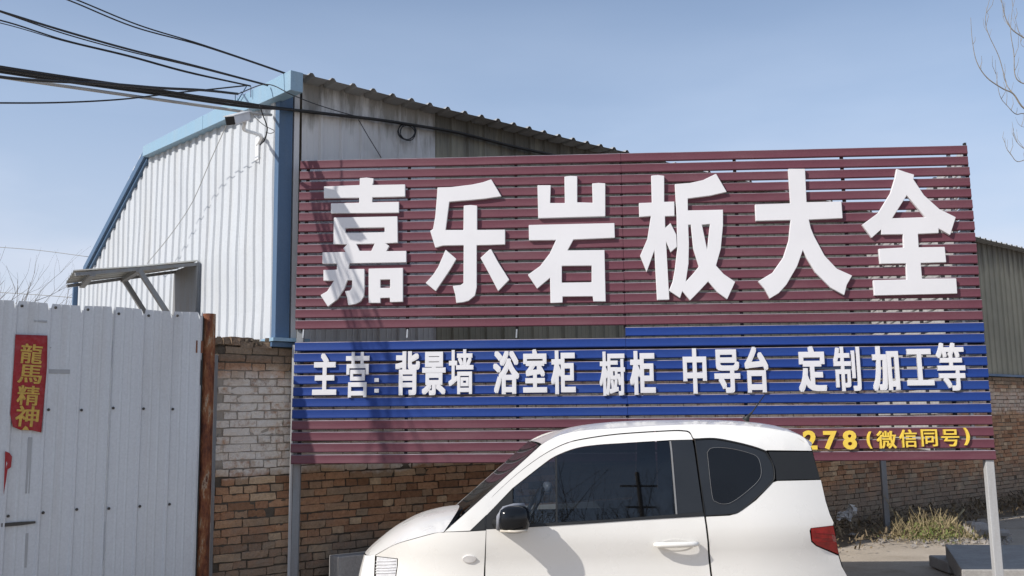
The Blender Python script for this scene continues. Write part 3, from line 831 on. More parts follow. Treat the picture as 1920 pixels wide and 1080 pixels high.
m_clear = glass_mat('lightly_tinted_glass', (.58, .60, .62), .9)
m_shield = glass_mat('windscreen_glass', (.30, .32, .33), .7)
m_lens = glass_mat('clear_lens', (.9, .9, .92), 1.3)

YA = rad(2.5); e1 = Vector((math.cos(YA), math.sin(YA), 0)); cn = Vector((math.sin(YA), -math.cos(YA), 0)); CA = at(1130, 980, 5.72)
CAg = Vector((CA.x, CA.y, 0)); HW = .74
def inset(X, z):
    r_ = 0
    if X < -.70: r_ += .26*((-.70-X)/.70)**2.3
    if X > .85: r_ += .13*((X-.85)/.68)**2
    t_ = max(0, z-.97); r_ += .20*t_+.015*t_*t_
    if z > 1.41: r_ += .09*((z-1.41)/.16)**2
    if z < .88: r_ += .028*min(1, (.88-z)/.10)**1.5
    if z < .45: r_ += .10*((.45-z)/.25)**2
    return r_
def CS(X, z, d=0):      # near side surface, d = proud of the surface
    return CAg+e1*X-cn*(inset(X, z)-d)+Vector((0, 0, z))
def CF(X, z, d=0):      # far side
    return CAg+e1*X-cn*(2*HW-inset(X, z)+d)+Vector((0, 0, z))
def CL(X, l, z): return CAg+e1*X-cn*l+Vector((0, 0, z))
def cs(px, py):
    Lc = 0
    for _ in range(25):
        q = onp(px, py, CAg-cn*Lc, cn); X = (q-CAg).dot(e1); z = q.z; Lc = .5*Lc+.5*inset(X, z)
    return (X, z)
def cc(px, py, l=HW):
    q = onp(px, py, CAg-cn*l, cn); return ((q-CAg).dot(e1), q.z)
car = thing('white_car', CL(.1, HW, 0), 'small white two-door electric hatchback parked in front of the shop sign', 'car')
def pts(*a): return [cs(x, y) for x, y in a]
def sm(P, n=4):
    return [(q.x, q.y) for q in spline([(x, y, 0) for x, y in P], n)]
def patch(name, poly, mat, holes=(), d=0, th=.014, parent=car, both=True, grid=.07, smooth=True, label=None):
    V, T = cdt_mesh(poly, holes, grid, .05)
    out = []
    for side in ((CS, CF) if both else (CS,)):
        v, f = solid(V, T, side, d, d-th)
        o = mk(name, v, f, mat, parent, auto=35 if smooth else None)
        if label: o['label'] = label
        out.append(o)
    return out
def rs(curve, n):
    c = [Vector((x, z)) for x, z in curve]; L_ = [0]
    for a, b in zip(c, c[1:]): L_.append(L_[-1]+(b-a).length)
    out = []
    for i in range(n):
        t_ = L_[-1]*i/(n-1); out.append((interp(t_, L_, [q.x for q in c]), interp(t_, L_, [q.y for q in c])))
    return out
def loft(name, near, centre, mat, parent=car, n=22, m=17, p=2.0, q=2.4, dz=0, dn=0, v0=-1, v1=1, th=0, smoothc=3):
    N = rs([tuple(x) for x in spline([(a, b, 0) for a, b in near], 6)] if False else near, n); Cc = rs(centre, n)
    for _ in range(smoothc):
        N = [N[0]]+[((N[i-1][0]+2*N[i][0]+N[i+1][0])/4, (N[i-1][1]+2*N[i][1]+N[i+1][1])/4) for i in range(1, n-1)]+[N[-1]]
        Cc = [Cc[0]]+[((Cc[i-1][0]+2*Cc[i][0]+Cc[i+1][0])/4, (Cc[i-1][1]+2*Cc[i][1]+Cc[i+1][1])/4) for i in range(1, n-1)]+[Cc[-1]]
    v = []; f = []
    for (xn, zn), (xc, zc) in zip(N, Cc):
        hw = HW-inset(xn, zn)+dn
        for j in range(m):
            u = lerp(v0, v1, j/(m-1)); a = abs(u)
            v.append(CL(xc+(xn-xc)*a**p, HW+u*hw, zc+(zn-zc)*a**q+dz))
    for i in range(n-1):
        for j in range(m-1):
            k = i*m+j; f.append((k, k+1, k+m+1, k+m))
    o = mk(name, v, f, mat, parent, smooth=True, recalc=True)
    return o
# key outlines from the side
rail = pts((1015, 833), (1050, 816), (1095, 807), (1160, 803), (1238, 798), (1327, 796), (1416, 800), (1475, 809), (1505, 819), (1520, 838))
rail = sm(rail)
crown = [cc(*p) for p in ((1008, 829), (1040, 808), (1080, 798), (1150, 790), (1250, 787), (1340, 787), (1400, 790), (1450, 797), (1484, 807), (1502, 825))]
loft('roof', rail, crown, m_car, q=2.6)
loft('roof_lining', [(x, z-.03) for x, z in rail], [(x, z-.035) for x, z in crown], m_inside, q=2.6, dn=-.02)
gap_d = pts((912, 966), (917, 941), (932, 923), (976, 884), (1021, 852), (1059, 833), (1095, 824), (1160, 815), (1253, 809), (1280, 809), (1292, 812), (1299, 824))
gap_d = sm(gap_d)
qtop = pts((1303, 822), (1340, 821), (1380, 828), (1415, 837), (1437, 845))
qtop = sm(qtop)
# pillar + roof rail frame (white)
apil = pts((834, 997), (1015, 834))
frame = apil+rail[1:]+pts((1522, 845), (1438, 844))+qtop[::-1]+[(x+.006, z+.008) for x, z in gap_d[::-1]]+pts((881, 995))
patch('side_frame', frame, m_car)
# front fender
bot = .22
wf_, wr_ = -.80, 1.02
def arch(xc, r_, z0=.29, a0=180, a1=0, n=14): return [(xc+r_*math.cos(rad(lerp(a0, a1, i/n))), z0+r_*math.sin(rad(lerp(a0, a1, i/n)))) for i in range(n+1)]
hoodn = pts((703, 1041), (739, 1021), (778, 1009), (819, 998), (832, 997.5))
hoodn = sm(hoodn)
lampR = pts((746, 1047), (746, 1060), (743, 1080))
dfr = pts((911, 990), (908, 1080)); xdf = dfr[-1][0]
XN = cs(703, 1041)[0]
fender = [(x, z-.004) for x, z in hoodn]+pts((834, 998), (878, 997), (911, 995))+pts((907, 1080))+[(xdf-.012, bot+.1)]+arch(wf_, .33)[::-1]+[(wf_-.33, bot+.1), (XN+.0, bot+.1), (XN+.0, .60)]+[(lampR[-1][0], .60)]+[lampR[2], lampR[1], lampR[0]]
patch('front_fender', fender, m_car, label=None)
# door shell with window opening
drb = pts((1320, 968), (1332, 1080)); xdr = drb[-1][0]
belt = pts((912, 993), (991, 989), (1100, 982), (1200, 975), (1320, 968))
dlow = belt+[drb[1], (xdr+.02, .34), (xdf, .34)]+pts((910, 1080))
door = patch('door', dlow, m_car)
# door upper frame, white ring between gap line and glass
ginner = pts((961, 915), (1012, 875), (1041, 855), (1080, 840), (1118, 834), (1160, 831), (1257, 825))
ginner = sm(ginner)
ring = gap_d+ [pts((1299, 825))[0]]+ginner[::-1]+pts((914, 960))
patch('window_frame', gap_d+ginner[::-1], m_car, parent=door[0], both=False)
patch('window_frame', gap_d+ginner[::-1], m_car, parent=door[1], both=False) if False else None
# black trims on the door
sail = pts((913, 966), (961, 917), (962, 984), (991, 982), (991, 988), (913, 992))
patch('mirror_sail', sail, m_carmat, parent=door[0], both=False, d=-.002)
patch('mirror_sail', pts((882, 995), (909, 969), (909, 993)), m_carmat, both=False, d=-.002)
patch('belt_moulding', pts((963, 984), (1060, 979), (1160, 973), (1318, 960), (1320, 967), (1200, 974), (1100, 981), (991, 988), (963, 989)), m_carmat, parent=door[0], both=False, d=.006)
patch('pillar_trim', pts((1259, 826), (1298, 825), (1318, 960), (1269, 964)), m_frame, parent=door[0], both=False, d=-.001)
patch('window_glass', pts((1044, 855), (1080, 841), (1118, 835), (1160, 832), (1256, 827), (1267, 966), (1060, 981), (1045, 982)), m_glass, parent=door[0], both=False, d=-.008, th=0)
patch('fixed_front_pane', pts((963, 915), (1012, 877), (1042, 856), (1043, 982), (963, 985)), m_clear, parent=door[0], both=False, d=-.009, th=0)
patch('window_divider', pts((1041.5, 856), (1044.5, 855), (1045.5, 982), (1042.5, 982)), m_carmat, parent=door[0], both=False, d=-.004, th=.006)
patch('window_seal', pts((1255.5, 827), (1258, 827), (1270, 964), (1267.5, 964)), m_oldsteel, parent=door[0], both=False, d=.003)
# far door upper (simple): glass and black pillars
Vf, Tf = cdt_mesh(pts((963, 915), (1012, 877), (1041, 857), (1080, 841), (1118, 835), (1160, 832), (1256, 827), (1267, 966), (1060, 981), (963, 985)), (), .07, .05)
v, f = solid(Vf, Tf, CF, -.008, -.008); mk('window_glass', v, f, m_shield, door[1], auto=35)
Vf, Tf = cdt_mesh(gap_d+ginner[::-1], (), .07, .05); v, f = solid(Vf, Tf, CF, 0, -.014); mk('window_frame', v, f, m_car, door[1], auto=35)
Vf, Tf = cdt_mesh(pts((1259, 826), (1298, 825), (1318, 960), (1269, 964)), (), .07, .05); v, f = solid(Vf, Tf, CF, 0, -.014); mk('pillar_trim', v, f, m_carblack, door[1], auto=35)
# rear quarter: black gloss surround, glass, black band, white panel
qblk = sm(pts((1303, 824), (1340, 823), (1380, 830), (1415, 839), (1436, 847)))[:-1]+sm(pts((1436, 847), (1449, 870), (1452, 893), (1447, 904), (1415, 936), (1385, 959), (1366, 964), (1322, 967)))
patch('quarter_window', qblk, m_frame, d=-.003, both=True)
patch('quarter_window_seal', [], m_carmat) if False else None
qgl = pts((1326, 848), (1332, 841), (1345, 839), (1370, 841), (1400, 848), (1420, 857), (1427, 878), (1424, 898), (1402, 920), (1375, 940), (1358, 945), (1343, 941), (1335, 928))
qgl = sm(qgl+qgl[:1])[:-1]
Vq, Tq = cdt_mesh(qgl, (), .05, .03); v, f = solid(Vq, Tq, CS, .0005, -.002); qg = mk('quarter_glass', v, f, m_carblack, car, auto=35)
def seal(loop, r_, mat, name, parent):
    P = [CS(x, z, .001) for x, z in loop]; P.append(P[0]); return MB().tube(P, r_, 5, False).build(name, mat, parent, smooth=True)
seal(qgl, .0011, m_oldsteel, 'quarter_seal', car)
seal(qblk, .004, m_carmat, 'quarter_seal', car)
patch('rear_pillar_trim', pts((1441, 847), (1523, 847), (1530, 872), (1538, 898), (1456, 900), (1454, 878)), m_carmat, d=-.002)
xt = 1.62
quart = pts((1324, 969), (1368, 967), (1384, 962), (1418, 938), (1449, 905), (1458, 902), (1539, 900), (1548, 940), (1556, 965), (1563, 980), (1562, 985), (1520, 990), (1518, 995), (1521, 1016), (1530, 1024), (1572, 1042), (1578, 1062), (1588, 1080))
quart += [(1.53, .45), (1.47, .30)]+arch(wr_, .33, a0=0, a1=180)+[(xdr+.03, .34)]+pts((1336, 1080))
patch('rear_quarter_panel', quart, m_car)
patch('taillight', pts((1521, 991), (1562, 986), (1566, 1005), (1572, 1039), (1531, 1022), (1523, 1014)), m_red_l, d=.004)
sill = [(xdf-.012, .20), (xdr+.05, .20), (xdr+.03, .33), (xdf-.0, .33)]
patch('sill', sill, m_carmat)
# fuel of fine detail: tail lamp ribs
for yy in (998, 1006, 1014):
    a, b = cs(1526, yy), cs(1564, yy+3)
    MB().tube([CS(*a, .005), CS((a[0]+b[0])/2, (a[1]+b[1])/2, .005), CS(*b, .005)], .0018, 4).build('lamp_rib', m_red_l, car)
patch('lamp_reflector', pts((1559, 1002), (1567, 1006), (1569, 1018), (1561, 1014)), m_lens, d=.006, both=False)
# hood, windscreen, cowl, front and rear closures
hoodc = [cc(*p) for p in ((686.5, 1033), (692, 1026), (710, 1011), (739, 988), (784, 964), (828, 953), (861, 950))]
loft('hood', hoodn, hoodc, m_car, q=2.2, dz=0)
scr_c = [cc(860, 964), cc(912, 919), cc(962, 876), cc(1010, 832)]
scr_n = pts((836, 996), (880, 956), (950, 893), (1013, 834))
loft('windscreen', scr_n, scr_c, m_shield, q=2.4)
cow_n = pts((820, 998), (834, 997)); cow_c = [cc(800, 986), cc(852, 962)]
loft('cowl', [hoodn[-1], scr_n[0]], [(hoodc[-1][0]-.10, hoodc[-1][1]-.05), (scr_c[0][0], scr_c[0][1]-.02)], m_carmat, n=6, dz=-.02)
# wiper arms
for (x0, y0, x1, y1, l0, l1) in ((826, 992, 866, 955, .42, .75), (838, 990, 880, 948, .62, .95)):
    a = cc(x0, y0, l0); b = cc(x1, y1, l1)
    MB().tube([CL(a[0], l0, a[1]), CL((a[0]+b[0])/2-.01, (l0+l1)/2, (a[1]+b[1])/2+.015), CL(b[0], l1, b[1])], .008, 5).build('wiper', m_carmat, car)
frn = [hoodn[0], (XN-.005, .72), (XN-.01, .5), (XN+.01, .30), (XN+.05, .2)]
frc = [hoodc[0], (hoodc[0][0]-.03, .66), (hoodc[0][0]-.06, .5), (hoodc[0][0]-.05, .32), (hoodc[0][0], .2)]
loft('front_bumper', frn, frc, m_car, q=2.4, p=3)
tln = pts((1522, 840), (1530, 872), (1539, 900), (1548, 940), (1563, 980), (1572, 1042), (1588, 1080))+[(1.53, .45), (1.47, .25)]
tlc = [(x+.07, z) for x, z in tln]
loft('tailgate', tln, tlc, m_car, p=3)
# headlight: lens pod wrapping the corner
hl = pts((706, 1044), (744, 1048), (744, 1062), (741, 1080))+[(cs(741, 1080)[0], .62), (XN+.004, .60)]
hl[-2] = (hl[-2][0], .603)
patch('headlight', hl, m_chrome, d=-.008)
patch('headlight_lens', hl, m_lens, d=.004, th=0)
for yy in (1052, 1058, 1064, 1069, 1074):
    a, b = cs(704, yy+1), cs(742, yy)
    MB().tube([CS(*a, -.006), CS((a[0]+b[0])/2, (a[1]+b[1])/2, -.006), CS(*b, -.006)], .0035, 5).build('lamp_rib', m_chrome, car, smooth=True)
fl = loft('headlight', frn[:3], frc[:3], m_chrome, q=2.4, p=3, v0=-1.0, v1=-.62, n=8, m=6, dn=.006, dz=.0)
for k in range(2): pass
# turn indicator on the fender
c_ = cs(880, 1048)
V, T = cdt_mesh([(c_[0]+.038*math.cos(a)*1.1, c_[1]+.024*math.sin(a)) for a in [i*math.pi/8 for i in range(16)]])
v, f = solid(V, T, CS, .012, -.002); mk('turn_signal', v, f, basic('milky_lens', (.66, .64, .62), .15), car, bevel=.004)
# handle
hc0, hc1 = cs(1226, 1021), cs(1308, 1019)
hd = MB(); pp = []
for i in range(13):
    t_ = i/12; x = lerp(hc0[0], hc1[0], t_); z_ = lerp(hc0[1], hc1[1], t_)-.000
    pp.append(CS(x, z_, .012+.032*math.sin(math.pi*t_)**.5))
hd.tube(pp, [.012]+[.0165]*11+[.012], 8)
hob = hd.build('handle', m_car, door[0], smooth=True)
V, T = cdt_mesh([(lerp(hc0[0], hc1[0], .5)+.10*math.cos(a), hc0[1]+.034*math.sin(a)-.005) for a in [i*math.pi/12 for i in range(24)]])
v, f = solid(V, T, lambda x, z, d: CS(x, z, d), .0015, -.002); mk('handle_recess', v, f, m_car, door[0])
kx = lerp(hc0[0], hc1[0], .87)
MB().tube([CS(kx, hc0[1], .03), CS(kx, hc0[1], .046)], .006, 8).build('lock', m_carmat, door[0])
# mirror
mirror = None
def ellips(name, c, ax, ay, az, rx, ry, rz, mat, parent, pw=2.6, nu=16, nv=10):
    v = []; f = []
    def sgn(x, e): return math.copysign(abs(x)**e, x)
    e = 2/pw
    for i in range(nv+1):
        ph = -math.pi/2+math.pi*i/nv
        for j in range(nu):
            th = 2*math.pi*j/nu
            v.append(c+ax*rx*sgn(math.cos(ph), e)*sgn(math.cos(th), e)+ay*ry*sgn(math.cos(ph), e)*sgn(math.sin(th), e)+az*rz*sgn(math.sin(ph), e))
    for i in range(nv):
        for j in range(nu):
            f.append((i*nu+j, i*nu+(j+1) % nu, (i+1)*nu+(j+1) % nu, (i+1)*nu+j))
    return mk(name, v, f, mat, parent, smooth=True)
mc = onp(964, 973, CAg+cn*.115, cn)
mX = (mc-CAg).dot(e1)
UPZ = Vector((0, 0, 1))
mir = ellips('side_mirror', mc, (e1*.97-cn*.2).normalized(), cn, UPZ, .098, .095, .082, m_carblack, door[0], 3.0)
# mirror shell grey band, stalk and repeater
MB().tube([CS(mX-.11, mc.z-.03, -.01), CS(mX-.09, mc.z-.045, .05), mc+e1*-.05+UPZ*-.05], [.035, .028, .03], 8).build('mirror_stalk', m_carmat, mir, smooth=True) if False else None
MB().tube([CS(mX-.10, mc.z-.035, -.01), mc-e1*.05-UPZ*.04+cn*-.02], [.034, .03], 8).build('mirror_stalk', m_carmat, door[0], smooth=True)
MB().tube([mc+cn*.07-e1*.085-UPZ*.060, mc+cn*.098-UPZ*.062+e1*.0, mc+cn*.088-UPZ*.060+e1*.07], .008, 6).build('mirror_repeater', basic('repeater', (.55, .5, .42), .3), door[0], smooth=True)
m_greyp = basic('grey_plastic', (.22, .23, .26), .3)
MB().tube([mc+cn*.045-e1*.094-UPZ*.055, mc+cn*.06-e1*.092+UPZ*.02, mc+cn*.045-e1*.06+UPZ*.066, mc+cn*.02+e1*.0+UPZ*.079, mc+e1*.06+UPZ*.078], .014, 6).build('mirror_band', m_greyp, door[0], smooth=True)
# far side mirror
mf = CF(mX, mc.z, .12); ellips('side_mirror', mf, e1, cn, UPZ, .09, .09, .08, m_carblack, door[1], 3.0)
# antenna
ab = cc(1403, 783, HW); at_ = cc(1434, 740, HW)
MB().tube([CL(ab[0]-.02, HW, ab[1]-.02), CL(ab[0], HW, ab[1]+.008), CL(lerp(ab[0], at_[0], .25), HW, lerp(ab[1], at_[1], .25)), CL(at_[0], HW, at_[1])], [.03, .012, .005, .003], 8).build('antenna', m_carmat, car, smooth=True)
# interior
MB().hexa([CL(x, l, z_) for z_ in (.25, .30) for x, l in ((-.7, .1), (1.5, .1), (1.5, 2*HW-.1), (-.7, 2*HW-.1))]).build('floor_pan', m_inside, car)
MB().hexa([CL(.76+.05*(z_ > .5), l, z_) if x > 0 else CL(.70, l, z_) for z_ in (.3, 1.44) for x, l in ((0, .2), (1, .2), (1, 2*HW-.2), (0, 2*HW-.2))]).build('rear_seat', m_inside, car)
MB().hexa([CL(x, l, z_) for z_ in (.5, .98) for x, l in ((-1.0, .14), (-.62, .14), (-.62, 2*HW-.14), (-1.0, 2*HW-.14))]).build('dashboard', m_inside, car, bevel=.03)
for l in (.40, 1.06):
    ellips('seat', CL(.16, l, .50), e1, cn, UPZ, .26, .22, .09, m_seat, car)
    ellips('seat', CL(.40, l, .86), (e1+UPZ*.15).normalized(), cn, (UPZ-e1*-.2).normalized(), .08, .21, .32, m_seat, car)
    ellips('headrest', CL(.48, l, 1.25), e1, cn, UPZ, .05, .12, .08, m_seat, car)
ellips('rear_view_mirror', CL(cc(1027, 913, HW)[0], HW, cc(1027, 913, HW)[1]), e1, cn, UPZ, .03, .10, .035, m_greyp, car, 3)
sw = []
swc = CL(-.42, .40, 1.02)
for i in range(25):
    a = 2*math.pi*i/24; sw.append(swc+cn*math.cos(a)*.18+(UPZ*.85+e1*.5)*math.sin(a)*.18)
MB().tube(sw, .014, 6, False).build('steering_wheel', m_carmat, car, smooth=True)
# wheel-side inner liners (dark)
for side in (CS, CF):
    V, T = cdt_mesh([(XN+.03, .25), (1.45, .25), (1.42, .9), (.68, .95), (-.7, .95), (XN+.05, .82)], (), .1, .08)
    v, f = solid(V, T, side, -.03, -.05); mk('inner_liner', v, f, m_dark, car)
for xw in (wf_, wr_):
    for l in (.10, 2*HW-.10):
        c = CL(xw, l, .285); ax = cn
        wh = MB().tube([c+cn*.085, c-cn*.085], [.19, .19], 20).build('wheel', m_alloy, car)
        prf = [(.19, .08), (.25, .088), (.275, .07), (.283, .04), (.285, 0), (.283, -.04), (.275, -.07), (.25, -.088), (.19, -.08)]
        v = []; f = []; NA = 36
        for i in range(NA):
            a = 2*math.pi*i/NA
            for r_, o in prf: v.append(c+(e1*math.cos(a)+UPZ*math.sin(a))*r_+cn*o)
        n = len(prf)
        for i in range(NA):
            for k in range(n-1): f.append((i*n+k, i*n+k+1, ((i+1) % NA)*n+k+1, ((i+1) % NA)*n+k))
        mk('tyre', v, f, m_rubber, wh, smooth=True)
        for i in range(5):
            a = 2*math.pi*i/5; s_ = 1 if l < HW else -1
            MB().bar(c+cn*.09*s_, c+cn*.086*s_+(e1*math.cos(a)+UPZ*math.sin(a))*.18, .045, .02, up=cn).build('spoke', m_alloy, wh)

# ---------------------------------------------------------------- security camera
cw = fpx(490, 262)
bcen = onp(463, 220, C0-Rd*.55, Rd)
scam = thing('security_camera', Fc(cw[0], .02, cw[1]), 'white bullet security camera on a bent arm high on the facade', 'security camera')
m_wp = basic('white_plastic', (.66, .67, .68), .35)
pA = onp(432, 226, C0-Rd*.62, Rd); pB = onp(462, 218, C0-Rd*.42, Rd)
MB().bar(pA, pB, .085, .075).build('housing', m_wp, scam, bevel=.012)
MB().bar(pA-(pB-pA).normalized()*.012, pA+(pB-pA).normalized()*.004, .084, .074).build('front_glass', m_carblack, scam, bevel=.01)
MB().bar(pA+UPZ*.042-(pB-pA).normalized()*.03, pB+UPZ*.042, .1, .008).build('sun_shield', m_wp, scam)
arm = spline([pB-UPZ*.05+(pA-pB)*.1, onp(458, 243, C0-Rd*.36, Rd), onp(478, 250, C0-Rd*.16, Rd), onp(490, 256, C0-Rd*.05, Rd), Fc(cw[0], .035, cw[1]-.06)], 5)
MB().tube(arm, .017, 8).build('arm', m_wp, scam, smooth=True)
MB().fbox(Fc, cw[0]-.035, cw[0]+.035, .028, .045, cw[1]-.2, cw[1]+.02).build('wall_plate', m_wp, scam, bevel=.004)

# ---------------------------------------------------------------- overhead cables
def run_on(P, L_=16):
    d = (P[0]-P[1]).normalized(); h = Vector((d.x, d.y, 0)).normalized()
    z = max(-.02, min(.12, d.z)); return [P[0]+h*L_+UPZ*(z*L_+1.4), P[0]+h*L_*.6+UPZ*(z*L_*.6+.5), P[0]+h*L_*.25+UPZ*(z*L_*.25+.08)]+list(P)
def cable(label, pl, r_, mat=m_cable, name='cable', group=None, n=8):
    Q = [at(x, y, (8.3-(8.3-d)*.55 if d < 8.3 else d)) for x, y, d in pl]
    P = spline(Q, n)
    if pl[0][0] < 30 and pl[0][2] < 9: P = run_on(P)
    elif pl[0][2] > 9: P = [P[0]+(P[0]-P[1]).normalized()*25]+P
    o = MB().tube(P, r_, 6).build(name, mat, smooth=True)
    return tag(o, label, 'cable', group)
bund = [(-420, 58, 5.85), (-159, 104, 6.48), (-59, 122, 6.7), (110, 148, 7.13), (303, 175, 7.72), (368, 185, 7.94), (462, 198, 8.2)]
onwall = [W(*[wpx(x, y, .05)[0], .05], wpx(x, y, .05)[1]) for x, y in ((560, 208), (620, 215), (700, 224), (780, 236), (860, 250), (960, 275), (1040, 292))]
def bundle(dy0, dy1, dr, r_, label, mat=m_cable, tail=7):
    P = [at(x, y+lerp(dy0, dy1, (x+420)/970), d+dr) for x, y, d in bund]+[q+UPZ*(-.001*dy1)+Wn*dr for q in onwall[:tail]]
    o = MB().tube(run_on(spline(P, 7)), r_, 7).build('cable', mat, smooth=True); return tag(o, label, 'cable', 'cables bundled into the building corner')
bundle(-2, -3, 0, .0145, 'thickest black cable of the bundle running past the building corner along its side wall')
bundle(4, 2, .03, .011, 'second black cable twisted against the thick bundle running to the corner')
bundle(-9, -5, -.03, .007, 'thin black wire lying on top of the thick cable bundle', tail=3)
o = MB().tube(run_on(spline([at(-400, 80, 5.9), at(-200, 112, 6.4), at(0, 144, 6.85), at(180, 170, 7.35), at(320, 190, 7.8), at(420, 204, 8.1), at(480, 213, 8.2), Fc(fpx(516, 217)[0], .04, fpx(516, 217)[1])], 7)), .013, 7).build('cable', m_cable_grey, smooth=True)
tag(o, 'pale grey cable hanging just under the black cable bundle', 'cable', 'cables bundled into the building corner')
cable('black cable sagging below the bundle at the left, then rising to the roof edge', [(-200, 190, 5.0), (0, 193, 5.6), (120, 192, 6.2), (230, 186, 6.8), (330, 174, 7.4), (400, 167, 7.9), (465, 160, 8.3)], .0065)
cable('black cable leaving the bundle in mid sky and ending on the cornice', [(-100, 133, 5.2), (60, 150, 5.7), (200, 157, 6.3), (300, 165, 7.0), (380, 169, 7.6), (446, 176, 8.3)], .011)
cable('upper cable of the pair ending on the roof corner', [(20, -45, 6.0), (137, -3, 6.5), (260, 47, 7.1), (380, 84, 7.6), (524, 133, 8.3), (548, 143, 8.42)], .0058)
cable('lower cable of the pair ending on the roof corner', [(10, -40, 6.0), (125, -1, 6.5), (250, 50, 7.1), (380, 86, 7.6), (524, 134.5, 8.3), (548, 144.5, 8.42)], .0058)
cable('thicker cable of the middle pair crossing the sky to the cornice', [(-200, -40, 4.9), (0, 21, 5.6), (120, 58, 6.3), (240, 92, 7.0), (360, 122, 7.6), (484, 155, 8.4), (502, 160, 8.5)], .0085)
cable('thinner cable just under the middle pair crossing the sky', [(0, 22, 5.62), (120, 63, 6.35), (240, 96, 7.05), (360, 124, 7.62), (484, 156, 8.4), (502, 161, 8.5)], .005)
cable('upper wire of the lowest thin pair running to the cornice hook', [(-150, 10, 4.9), (0, 38, 5.6), (120, 75, 6.3), (240, 104, 7.0), (350, 134, 7.6), (470, 161, 8.25)], .0058)
cable('lower wire of the lowest thin pair running to the hook on the cornice', [(-150, 15, 4.9), (0, 43, 5.6), (120, 77, 6.3), (240, 106, 7.0), (350, 136, 7.6), (470, 162, 8.25)], .0035)
cable('loose wire curling down the facade beside the security camera', [(487, 198, 7.9), (493, 216, 8.0), (501, 240, 8.1), (496, 262, 8.2), (488, 271, 8.3)], .006)
cable('thin wire drooping across the facade from the bundle to the corner trim', [(466, 205, 8.0), (480, 222, 8.1), (497, 236, 8.2), (514, 245, 8.25), (508, 250, 8.25), (498, 248, 8.25)], .0035, m_cable_grey)
cable('fine wire running diagonally from the security camera down to the canopy', [(424, 236, 8.6), (395, 300, 9.2), (360, 380, 9.7), (320, 440, 10.0), (276, 494, 10.4)], .004, m_cable_grey)
cable('thin wire rising from the bundle to the roof corner and along the side wall', [(446, 176, 8.2), (500, 158, 8.22), (548, 178, 8.2), (600, 198, 8.55), (680, 221, 9.1), (760, 236, 9.6)], .0045)
cable('thin wire hanging from the wall cable down behind the sign', [(672, 224, 8.95), (690, 255, 9.0), (715, 296, 9.2)], .004)
cable('fine distant wire crossing the sky above the gate at the far left', [(-60, 460, 34), (60, 468, 34), (170, 482, 34)], .012, m_cable_grey)
cable('second fine distant wire low over the gate top', [(-60, 545, 30), (60, 552, 30), (160, 560, 30)], .012, m_cable_grey)
# hook struts on the cornice
hk = thing('cable_hook', fpx and Fc(fpx(463, 190)[0], .1, fpx(463, 190)[1]), 'blue wire bracket holding the cables on the cornice', 'cable bracket')
for (x0, y0, x1, y1) in ((441, 176, 441, 192), (462, 162, 444, 192), (452, 172, 467, 196), (470, 162, 470, 182)):
    MB().tube([onp(x0, y0, C0-Rd*.12, Rd), onp(x1, y1, C0-Rd*.12, Rd)], .006, 5).build('strut', m_bluetrim, hk)
# coil on the wall
P = []
cs0 = wpx(765, 247, .07)
for i in range(70):
    a = i*.36; r_ = .085+.01*math.sin(i*.7)+.012*math.sin(i*.23)
    P.append(W(cs0[0]+r_*1.25*math.cos(a)*.9, .06+.012*math.sin(i*.5), cs0[1]+r_*math.sin(a)*.9))
tag(MB().tube(P, .005, 5).build('cable_coil', m_cable, smooth=True), 'loose coil of black wire hung on the side wall above the sign', 'wire coil')

# ---------------------------------------------------------------- bare trees
m_bark = basic('bark', (.24, .21, .17), .9, 0, .3, 20)
m_bark2 = basic('dark_bark', (.16, .14, .12), .9, 0, .3, 20)
def grow(mb, p, d, L_, r_, depth, rng, spread=.45, up=.1):
    n = 5; pts_ = [p]; rr = [r_]
    for i in range(n):
        d = (d+Vector((rng.uniform(-1, 1), rng.uniform(-1, 1), rng.uniform(-1, 1)))*.13+UPZ*up*.3).normalized()
        pts_.append(pts_[-1]+d*L_/n); rr.append(r_*(1-.55*(i+1)/n))
    mb.tube(pts_, rr, 5 if r_ > .02 else 4, False)
    if depth > 0:
        for k in range(rng.choice((2, 3, 3))):
            i = rng.randint(2, n); q = Vector((rng.uniform(-1, 1), rng.uniform(-1, 1), rng.uniform(-.4, 1)))
            grow(mb, pts_[i], (d+q*spread*1.6).normalized(), L_*rng.uniform(.55, .8), rr[i]*.75, depth-1, rng, spread, up)
def tree(name, base, h, r_, depth, seed, label, cat, mat=m_bark, group=None, spread=.45):
    rng = random.Random(seed); t_ = thing(name, base, label, cat, group)
    top = base+Vector((rng.uniform(-.1, .1)*h*.3, 0, h*.4))
    MB().tube([base, (base+top)/2+Vector((.03, 0, 0)), top], [r_, r_*.85, r_*.7], 8).build('trunk', mat, t_, smooth=True)
    mb = MB()
    for k in range(4):
        a = rng.uniform(0, 6.28); grow(mb, top-Vector((0, 0, rng.uniform(0, .1)*h)), Vector((math.cos(a)*.6, math.sin(a)*.6, 1)).normalized(), h*.28, r_*.6, depth, rng, spread)
    mb.build('crown', mat, t_, recalc=False)
    return t_
